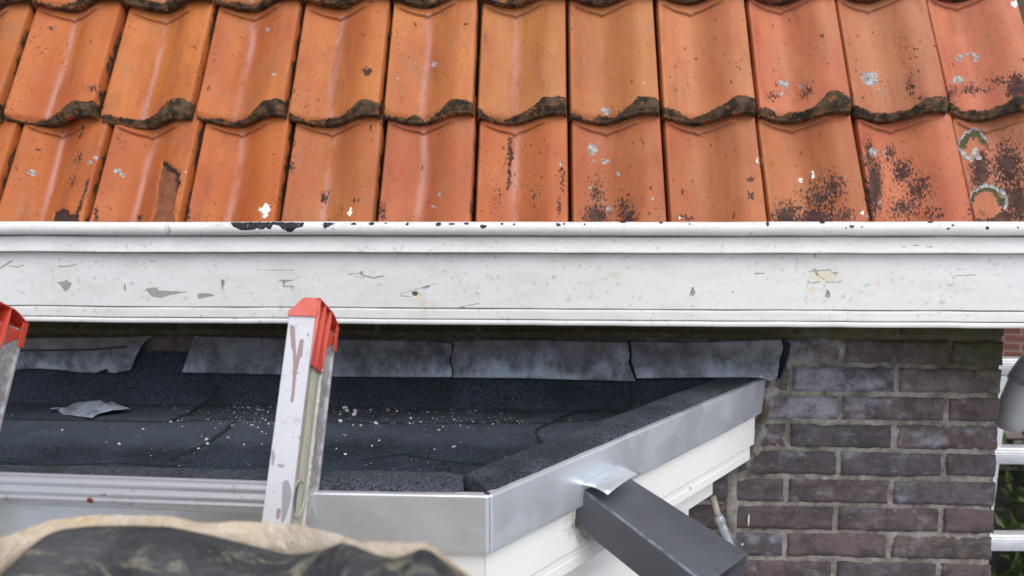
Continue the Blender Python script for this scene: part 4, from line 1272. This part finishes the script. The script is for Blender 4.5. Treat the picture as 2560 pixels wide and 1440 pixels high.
# left rail: its rear right edge passes px 70 at y 800
def rail_gap():
    lo, hi = .2, .6
    for _ in range(50):
        mid = (lo + hi) / 2
        base = A0 - LRr * mid
        x = proj(lp(W_, D_, a_of(800, base, W_, D_), base))[0]
        if x > 68: lo = mid
        else: hi = mid
    return lo
GAP = rail_gap()
aBot = -(A0[2]) / LA[2] + .0
ladder = empty('aluminium_ladder', tuple(A0 + LA * aBot), label='worn aluminium ladder with red plastic end caps leaning on the bay roof', cat='ladder')
DRIP = [([(728, 815), (730, 840), (736, 880), (737, 930), (732, 990), (729, 1003)], 4), ([(755, 852), (748, 880), (740, 920), (736, 932)], 5), ([(753, 855), (750, 890)], 5.5), ([(731, 820), (734, 870)], 6), ([(697, 1275), (694, 1294)], 5)]
PATCH = [[(707, 1205), (713, 1199), (722, 1203), (729, 1225), (728, 1250), (722, 1270), (712, 1300), (703, 1310), (704, 1250)], [(678, 1127), (684, 1122), (688, 1140), (684, 1166), (679, 1168)], [(691, 1160), (706, 1160), (714, 1164), (706, 1170), (692, 1166)]]
def rail(base, top, bottom, right):
    # one extruded section: front flange, recessed ridged web, raised rear band, rear lip
    w0 = W_ - WEB
    sec = [(0, 0), (W_, 0), (W_, .003), (w0 + .001, .003), (w0, .004)]
    for b0 in np.linspace(.026, .038, 4):
        sec += [(w0, b0 - .0012), (w0 + .0016, b0 - .0006), (w0 + .0016, b0 + .0006), (w0, b0 + .0012)]
    sec += [(w0, .051), (w0 + .0035, .0525), (w0 + .0038, .056), (w0 + .0012, .058), (w0 + .0012, D_ - .003), (W_, D_ - .003), (W_, D_), (0, D_), (0, 0)]
    sec = np.array(sec)
    # densify section so that marks have room
    T, out = [], []
    for p, q in zip(sec[:-1], sec[1:]):
        n = max(1, int(np.linalg.norm(q - p) / .0022))
        for i in range(n): out.append(p + (q - p) * i / n)
    out.append(sec[-1])
    out = np.array(out)
    aa = np.concatenate([np.arange(top, top - .62, -.0025), np.linspace(top - .63, bottom, 40)])
    P = base + out[None, :, :1] * LRr + out[None, :, 1:] * LB + aa[:, None, None] * LA
    px, py = proj(P)
    R_, B_ = np.broadcast_to(out[:, 0], px.shape), np.broadcast_to(out[:, 1], px.shape)
    drip, patch = np.zeros(px.shape), np.zeros(px.shape)
    front = (B_ < .0015)
    if right:
        for q, wd in DRIP: drip = np.maximum(drip, m_line(px, py, q, wd))
        for q in PATCH: patch = np.maximum(patch, m_poly(px, py, q, 5))
    drip = np.where(front, drip, 0)
    patch = np.where(front, patch, 0)
    web = (R_ > .004) & (R_ < W_ - .0015) & (B_ > .0035) & (B_ < .0515)
    grey = ((B_ > .0515) & (R_ > .004) & (B_ < D_ - .001)).astype(float)
    o = sheet('side_rail', P, RAIL, ladder, False, dict(drip=drip, patch=patch, beige=web * .9, grey=grey * .8), smooth=False)
    return o
rR = rail(A0, aT, aBot, True)
rL = rail(A0 - LRr * GAP, aT, aBot, False)
def cap(base, par):
    mb = MB()
    def pt(r, b, a): return lp(r, b, aT + a, base)
    hx = lambda r0_, r1_, b0, b1, a0_, a1_: mb.hexa([pt(r0_, b0, a0_), pt(r1_, b0, a0_), pt(r1_, b1, a0_), pt(r0_, b1, a0_), pt(r0_, b0, a1_), pt(r1_, b0, a1_), pt(r1_, b1, a1_), pt(r0_, b1, a1_)])
    e = .0016
    tw = .0022
    # front hood: leaning face with its corner cut on the inner side
    prof = [(-e, 0), (W_ + e, -.001), (W_ + e, .020), (W_ - .004, .0255), (.016, .0265), (.012, .024), (.004, .013), (-e, .008)]
    mb.prism([pt(r, -.003 + .25 * a, a) for r, a in prof], LB * tw)
    # top skin running back, falling to the rear
    def top(b): return .0262 - .006 * (b / D_) - .010 * max(0, b / D_ - .7) / .3
    bs = np.linspace(.003, D_ + .003, 9)
    for b0, b1 in zip(bs[:-1], bs[1:]):
        t0, t1 = top(b0), top(b1)
        for (ra, ca), (rb_, cb) in zip([(-e, -.018), (.004, -.0125), (.013, -.002)], [(.004, -.0125), (.013, -.002), (W_ + .003, 0)]):
            mb.hexa([pt(ra, b0, t0 + ca - tw), pt(rb_, b0, t0 + cb - tw), pt(rb_, b1, t1 + cb - tw), pt(ra, b1, t1 + ca - tw), pt(ra, b0, t0 + ca), pt(rb_, b0, t0 + cb), pt(rb_, b1, t1 + cb), pt(ra, b1, t1 + ca)])
    # side plate lying against the web
    wr = W_ - WEB + .0012
    mb.prism([pt(wr, .004, -.060), pt(wr, .050, -.062), pt(wr, .056, -.030), pt(wr, D_ - .003, -.012), pt(wr, D_ - .003, -.003), pt(wr, .004, -.001)], LRr * .0018)
    mb.prism([pt(W_ - .017, .003, -.002), pt(W_ - .017, D_ - .001, -.004), pt(W_ - .017, D_ - .001, .008), pt(W_ - .017, .003, .023)], LRr * .0018)
    mb.prism([pt(W_ - .017, .003, -.0028), pt(wr + .001, .003, -.0028), pt(wr + .001, D_ - .001, -.0045), pt(W_ - .017, D_ - .001, -.0045)], LA * .0016)
    # three gussets
    for b0, lo in ((.003, -.058), (.025, -.060), (.048, -.056)):
        mb.prism([pt(wr, b0, lo), pt(wr + .0035, b0, lo + .001), pt(W_ + .004, b0 + .002, .006), pt(W_ + .003, b0 + .002, top(b0) - .001), pt(W_ - .016, b0, top(b0) - .001), pt(W_ - .016, b0, -.002), pt(wr, b0, -.002)], LB * .0020)
    mb.prism([pt(wr, .003, -.061), pt(wr + .004, .003, -.061), pt(wr + .004, .050, -.063), pt(wr, .050, -.063)], LA * .002)
    # rear plate hooked over the back flange
    mb.prism([pt(r, D_ + .001, a) for r, a in ((-e, -.022), (W_ + e, -.026), (W_ + e, .008), (W_ - .004, .0125), (.012, .010), (-e, -.006))], LB * tw)
    mb.prism([pt(W_ + .0004, b, a) for b, a in ((D_ - .008, -.025), (D_ + .003, -.026), (D_ + .003, .008), (D_ - .008, .010))], LRr * .0016)
    mb.prism([pt(-e, b, a) for b, a in ((-.001, 0), (D_ + .003, -.02), (D_ + .003, -.006), (-.001, .009))], LRr * .0014)
    def at(V):
        px, py = proj(V)
        rel = (V - base) @ LB
        return dict(fade=np.clip(1 - rel / .012, 0, 1))
    return mb.build('end_cap', RED, par, bevel=.0007, attrs=at)
cap(A0, rR)
cap(A0 - LRr * GAP, rL)
hc = lp(W_ - WEB + .0005, .020, a_of(897, A0, W_ - WEB, .020), A0)
MB().prism([hc + LB * .0035 * cos(t) + LA * .008 * sin(t) for t in np.linspace(0, 2 * pi, 17)[:-1]], LRr * .0006).build('bolt_hole', mat_simple('dark_hole', (.01, .01, .01), (.02, .02, .02), 20, .9), ladder)
# rungs: hollow, flattened D-section with ridged tread
aR = a_of(1240, A0)
zz_, step = aR, .28
first = True
while zz_ > aBot + .1:
    sec = [(.013, .0155), (.017, .0185), (.021, .0185), (.0215, .0173), (.025, .0173), (.0255, .0188), (.031, .0188), (.0315, .0173), (.035, .0173), (.0355, .0188), (.042, .0185), (.048, .013), (.052, .006), (.054, -.004), (.050, -.013), (.042, -.0185), (.030, -.020), (.020, -.018), (.0125, -.0135), (.0100, -.0115), (.0118, -.0105), (.0118, -.0075), (.0092, -.0065), (.0085, -.0005), (.0103, .0004), (.0103, .0035), (.0080, .0045), (.0082, .0105), (.0100, .0135)]
    sec = np.array(sec + sec[:1])
    ss_ = np.linspace(-GAP + W_ - .004, .004, 120)
    P = A0 + ss_[:, None, None] * LRr + sec[None, :, :1] * LB + (sec[None, :, 1:] + zz_) * LA
    px, py = proj(P)
    dr = np.maximum(m_ell(px, py, 225, 1252, 8, 7, 1.1), 0) if first else 0 * px
    o = sheet('rung', P, RUNG, ladder, True, dict(drip=np.clip(dr, 0, 1.2)))
    o.modifiers.new('thickness', 'SOLIDIFY').thickness = .0018
    # swaged collar of the rung end, seen on the web
    rr, cb = [], np.array([.0262, -.001])
    for a in np.linspace(0, 2 * pi, 29):
        rr.append([(-.0005, cb[0] + .0225 * cos(a), cb[1] + .0235 * sin(a)), (.0030, cb[0] + .0210 * cos(a), cb[1] + .0220 * sin(a)), (.0028, cb[0] + .0195 * cos(a), cb[1] + .0205 * sin(a)), (.0006, cb[0] + .0190 * cos(a), cb[1] + .0200 * sin(a))])
    rr = np.array(rr)
    for base in (A0,):
        Pc = base + (rr[..., :1] + W_ - WEB) * LRr + rr[..., 1:2] * LB + (rr[..., 2:] + zz_) * LA
        z2 = np.zeros(Pc.shape[:2])
        adopt(sheet('rung_collar', Pc, RAIL, None, True, dict(drip=z2, patch=z2, beige=z2 + .8, grey=z2)), ladder)
        ring = Pc[:, 3]
        ctr = ring[:-1].mean(0) - LRr * .0005
        Vv = np.concatenate([ring[:-1], [ctr]])
        n_ = len(ring) - 1
        from_pydata('rung_mouth', Vv, [(i, (i + 1) % n_, n_) for i in range(n_)], mat_simple('rung_mouth', (.10, .105, .11), (.19, .195, .20), 30, .5) if first else bpy.data.materials['rung_mouth'], ladder, False)
    first = False
    zz_ -= step

# ================================================================== cloth in the foreground
cl = empty('dusty_cloth', (-.1, .6, H - .5), label='dusty dark grey cloth with beige felt lining folded over, in front of the ladder', cat='cloth')
k_ = 1 / 2.1333
YB_ = [(-300, 250), (-120, 215), (0, 182), (150, 130), (300, 82), (480, 58), (700, 58), (900, 63), (1000, 83), (1100, 102), (1250, 92), (1450, 98), (1650, 120), (1850, 172), (1910, 202), (2000, 206), (2100, 205), (2200, 206), (2280, 212), (2330, 245), (2380, 300), (2480, 372), (2600, 470), (2800, 700)]
YD_ = [(-300, 660), (-120, 520), (0, 378), (60, 330), (150, 240), (240, 168), (330, 137), (480, 119), (700, 116), (900, 120), (1000, 140), (1200, 186), (1400, 236), (1540, 271), (1650, 262), (1760, 230), (1830, 205), (1900, 225), (2000, 270), (2110, 293), (2180, 265), (2250, 234), (2300, 248), (2350, 288), (2420, 335), (2500, 395), (2600, 490), (2800, 720)]
cx = np.linspace(-140, 1300, 300)
yb = np.interp(cx / k_, [p[0] for p in YB_], [p[1] for p in YB_]) * k_ + 1260
yd = np.interp(cx / k_, [p[0] for p in YD_], [p[1] for p in YD_]) * k_ + 1260
ker = np.exp(-np.linspace(-2, 2, 11) ** 2)
ker /= ker.sum()
yb = np.convolve(np.pad(yb, 5, 'edge'), ker, 'valid')
yd = np.maximum(np.convolve(np.pad(yd, 5, 'edge'), ker, 'valid'), yb + 1)
Yc = .60 + .05 * np.sin(cx / 260) + .02 * np.sin(cx / 90)
def strip_rows(rows):
    P = np.zeros((len(rows), len(cx), 3))
    for i, fn in enumerate(rows):
        for j in range(len(cx)):
            y, Yv = fn(j)
            P[i, j] = atY(cx[j], y, Yv)
    return P
lin_rows = [lambda j: (yb[j] + 700, Yc[j] + .16), lambda j: (yb[j] + 230, Yc[j] + .13), lambda j: (yb[j] + 90, Yc[j] + .10), lambda j: (yb[j] + 28, Yc[j] + .06), lambda j: (yb[j] + 8, Yc[j] + .035), lambda j: (yb[j] + 1.5, Yc[j] + .018), lambda j: (yb[j], Yc[j] + .008)]
for t in np.linspace(.06, 1.0, 14):
    lin_rows.append(lambda j, t=t: (yb[j] + (yd[j] + 9 - yb[j]) * t, Yc[j] + .006 - .012 * sin(pi * t * .55)))
lin_rows.append(lambda j: (yd[j] + 26, Yc[j] + .004))
P = strip_rows(lin_rows)
P += (.0026 * fbm(P, 60, 3) + .0016 * vnoise(P, 170, 2))[..., None] * np.array([.3, -.6, .7])
soil = np.zeros(P.shape[:2])
tt = np.linspace(0, 1, 14)
soil[7:21] = (np.clip((tt - .45) / .55, 0, 1) ** 1.5)[:, None] * np.clip(np.interp(cx, [0, 300, 500, 620, 700, 900], [.9, .9, .8, .5, .25, .2]), 0, 1)[None, :]
soil[21:] = 1
solidify(sheet('felt_lining', P, LINING, cl, True, dict(soil=soil)), .006, -1)
dk_rows = [lambda j: (yd[j] + 30, Yc[j] + .002), lambda j: (yd[j] + 8, Yc[j] - .001), lambda j: (yd[j] + .5, Yc[j] - .005), lambda j: (yd[j], Yc[j] - .010)]
for t in np.linspace(.02, 1, 60):
    dk_rows.append(lambda j, t=t: (yd[j] + 720 * t ** 1.3, Yc[j] - .010 - .075 * sin(pi * min(t * 1.5, 1)) + .05 * t))
P = strip_rows(dk_rows)
fo = .006 * fbm(P, 9, 5) + .0036 * fbm(P, 34, 8) + .0018 * vnoise(P, 150, 2)
ramp_ = np.clip((np.arange(P.shape[0]) - 2) / 14, 0.05, 1)[:, None]
P += (fo * ramp_)[..., None] * np.array([.2, -.9, .4])
solidify(sheet('outer_cloth', P, CLOTH, cl, True), .004, -1)

# ================================================================== small conduit at the wall
cd = empty('wall_conduit', tuple(atY(1800, 1330, 1.66)), label='short cream pipe with a galvanised coupling under the bay, beside the brick wall', cat='pipe')
pa, pb = atY(1782, 1240, 1.655), atY(1796, 1291, 1.655)
pc = atY(1812, 1330, 1.655)
pd = atY(1840, 1400, 1.655)
MB().tube([pa, pb], .0068, 14).build('pipe_run', CREAMPIPE, cd, smooth=True)
dv = (pc - pb) / np.linalg.norm(pc - pb)
MB().tube([pb - dv * .002, pb, pb + dv * .012, pb + dv * .013, pb + dv * .02, pb + dv * .022, pc, pd], [.0085, .0105, .0105, .0088, .0088, .0098, .0098, .0098], 18).build('coupling', GALV, cd, smooth=True)
MB().tube([pb + dv * .005, pb + dv * .017], .0115, 6).build('coupling_nut', GALV, cd, bevel=.001)

# ================================================================== things beyond the house corner
# grey rain pipe with its elbow
dp = empty('drain_pipe', tuple(atY(2560, 1000, 1.95)), label='grey plastic rain pipe with an elbow and collar beside the house corner', cat='drain pipe')
path = [(2690, 830, 1.92), (2630, 875, 1.92), (2580, 930, 1.93), (2558, 965, 1.94), (2540, 1005, 1.95), (2530, 1040, 1.96), (2527, 1066, 1.965)]
pp = [atY(*q) for q in path]
MB().tube(pp, [.034, .034, .035, .036, .0355, .034, .033], 26).build('elbow', PVC, dp, smooth=True)
MB().tube([atY(2600, 908, 1.925), atY(2597, 911, 1.925), atY(2561, 961, 1.938), atY(2558, 965, 1.938)], [.040, .0425, .0425, .040], 26).build('collar', PVC, dp, smooth=True)
# second ladder
l2 = empty('second_ladder', tuple(atY(2600, 1440, 2.4) * (1, 1, 0)), label='clean bright aluminium ladder with ribbed rungs beyond the house corner', cat='ladder')
YL = 2.42
def rib_rung(yc, x0, x1, hpx):
    a, b = atY(x0, yc, YL), atY(x1, yc + 2, YL)
    h = hpx * YL / F
    sec = []
    N = 7
    for i in range(N):
        z_ = h / 2 - h * i / N
        sec += [(0.000, z_), (-.004, z_ - h / N * .25), (-.004, z_ - h / N * .7), (0, z_ - h / N * .9)]
    sec = [(.03, h / 2)] + sec + [(.03, -h / 2), (.03, h / 2)]
    sec = np.array(sec)
    sec[:, 0] -= .010 * np.cos(np.clip(sec[:, 1] / h * 2, -1, 1) * pi / 2)
    S = np.linspace(0, 1, 12)
    P = a + (b - a)[None, None, :] * S[:, None, None] + sec[None, :, :1] * np.array([0, 1., 0]) + sec[None, :, 1:] * UPV
    sheet('rung', P, ALU2, l2, True, smooth=False)
for yc in (917, 1139, 1356, 1570, 1790, 2010, 2230): rib_rung(yc, 2470 if yc < 1200 else 2460, 2900, 43)
def rail2(xs_):
    t, b = atY(*xs_[0], YL + .0), atY(*xs_[1], YL - .0)
    d = (b - t) / np.linalg.norm(b - t)
    L_ = t[2] / -d[2] if d[2] < 0 else 3
    e = np.array([1., 0, 0]) * .030
    MB().hexa([t, t + e, t + e + [0, .06, 0], t + [0, .06, 0], t + d * L_, t + d * L_ + e, t + d * L_ + e + [0, .06, 0], t + d * L_ + [0, .06, 0]]).build('side_rail', ALU2, l2, bevel=.002)
rail2([(2501, 940), (2460, 1275)])
rail2([(2930, 700), (2930, 1400)])
# neighbour house: red brick gable seen past the corner
def mat_far_brick():
    m = M('red_brick', .85, spec=.3)
    o = m.obj()
    b = m.node('TexBrick', Vector=m.map(o, (1, 1, 1), (0, 0, 0), (pi / 2, 0, 0)), Color1=(.20, .075, .052), Color2=(.26, .105, .075), Mortar=(.36, .29, .24), Scale=1.0, Mortar_Size=.007, Brick_Width=.22, Row_Height=.0625)
    b.inputs['Bias'].default_value = 0
    c = m.mix(m.ss(m.noise(o, 6, 4), .4, .7, 0, .4), b.outputs['Color'], (.15, .075, .06))
    return m.out(c, None, m.bump(b.outputs['Fac'], -.5, .006))
nh = empty('neighbour_house', (5.2, 5.0, 0), label='red brick house in the distance past the wall corner', cat='house')
nw = MB().box((-2.6, 0, 0), (3.2, 2.5, 5.2)).build('brick_gable', mat_far_brick(), None)
nw.parent = nh
nh.rotation_euler = (0, 0, radians(-24))
nr = MB().prism([(-2.9, -.3, 5.2), (3.5, -.3, 5.2), (.3, -.3, 7.6)], (0, 3.1, 0)).build('tiled_roof', mat_simple('far_roof', (.22, .08, .05), (.3, .12, .07), 8, .8), None)
nr.parent = nh
# low rendered wall with a grey coping base behind the second ladder
YR = 3.3
lw = empty('garden_wall', (2.4, YR, 0), label='low beige rendered wall with a grey stone ledge behind the bright ladder', cat='wall', kind='thing')
za, zb_, zc_ = atY(2540, 1030, YR)[2], atY(2540, 1101, YR)[2], atY(2540, 1172, YR)[2]
MB().box((1.5, YR, zb_ + .006), (6, YR + .4, za)).build('render_face', RENDERWALL, lw, bevel=.004)
MB().box((1.5, YR - .03, zc_), (6, YR + .4, zb_)).build('stone_ledge', GREYSTONE, lw, bevel=.004)
MB().box((1.5, YR + .05, 0), (6, YR + .4, zc_ - .004)).build('wall_footing', GREYSTONE, lw)
def foliage(name, ctr, rad, n, size, mat, par, seed):
    rg = np.random.default_rng(seed)
    V, Fc = [], []
    cl_ = rg.normal(0, 1, (40, 3))
    cl_ /= np.linalg.norm(cl_, axis=1)[:, None]
    cl_ = cl_ * rg.uniform(.25, 1, (40, 1)) ** .5
    for i in range(n):
        c = cl_[rg.integers(40)] + rg.normal(0, .16, 3)
        p = np.array(ctr) + c * rad
        if p[2] < .1: continue
        d = c + rg.normal(0, .6, 3) + [0, -.3, .2]
        d /= np.linalg.norm(d)
        s = np.cross(d, rg.normal(0, 1, 3))
        s /= np.linalg.norm(s)
        nn = np.cross(d, s)
        L = size * rg.uniform(.6, 1.3)
        b = len(V)
        V += [p - d * L * .5, p - d * L * .1 + s * L * .22 + nn * L * .05, p + d * L * .5 - nn * L * .1, p - d * L * .1 - s * L * .22 + nn * L * .05]
        Fc += [(b, b + 1, b + 2), (b, b + 2, b + 3)]
    return from_pydata(name, V, Fc, mat, par, False)
sh = empty('garden_shrub', (2.1, 2.95, 0), label='dark green leafy shrub behind the rungs of the bright ladder', cat='shrub')
foliage('foliage', (2.15, 2.98, 1.45), (.75, .30, 1.15), 16000, .075, LEAF, sh, 4)
st = MB()
for k in range(7):
    a = k * .9
    st.tube([(2.1 + .05 * cos(a), 2.98, 0), (2.1 + .16 * cos(a), 2.98 + .05 * sin(a), .8), (2.1 + .4 * cos(a), 2.95 + .16 * sin(a), 1.6), (2.1 + .5 * cos(a), 2.92 + .2 * sin(a), 2.1)], [.016, .013, .009, .004], 6)
st.build('stems', BARK, sh, smooth=True)
cf = empty('conifer_tree', (3.25, 4.3, 0), label='dark green conifer in front of the distant red brick house', cat='tree')
foliage('crown', (3.25, 4.35, 2.0), (.50, .45, 1.32), 9000, .07, CONIF, cf, 9)
MB().tube([(3.25, 4.35, 0), (3.25, 4.35, 1.5), (3.26, 4.35, 3.0)], [.07, .05, .015], 10).build('trunk', BARK, cf, smooth=True)
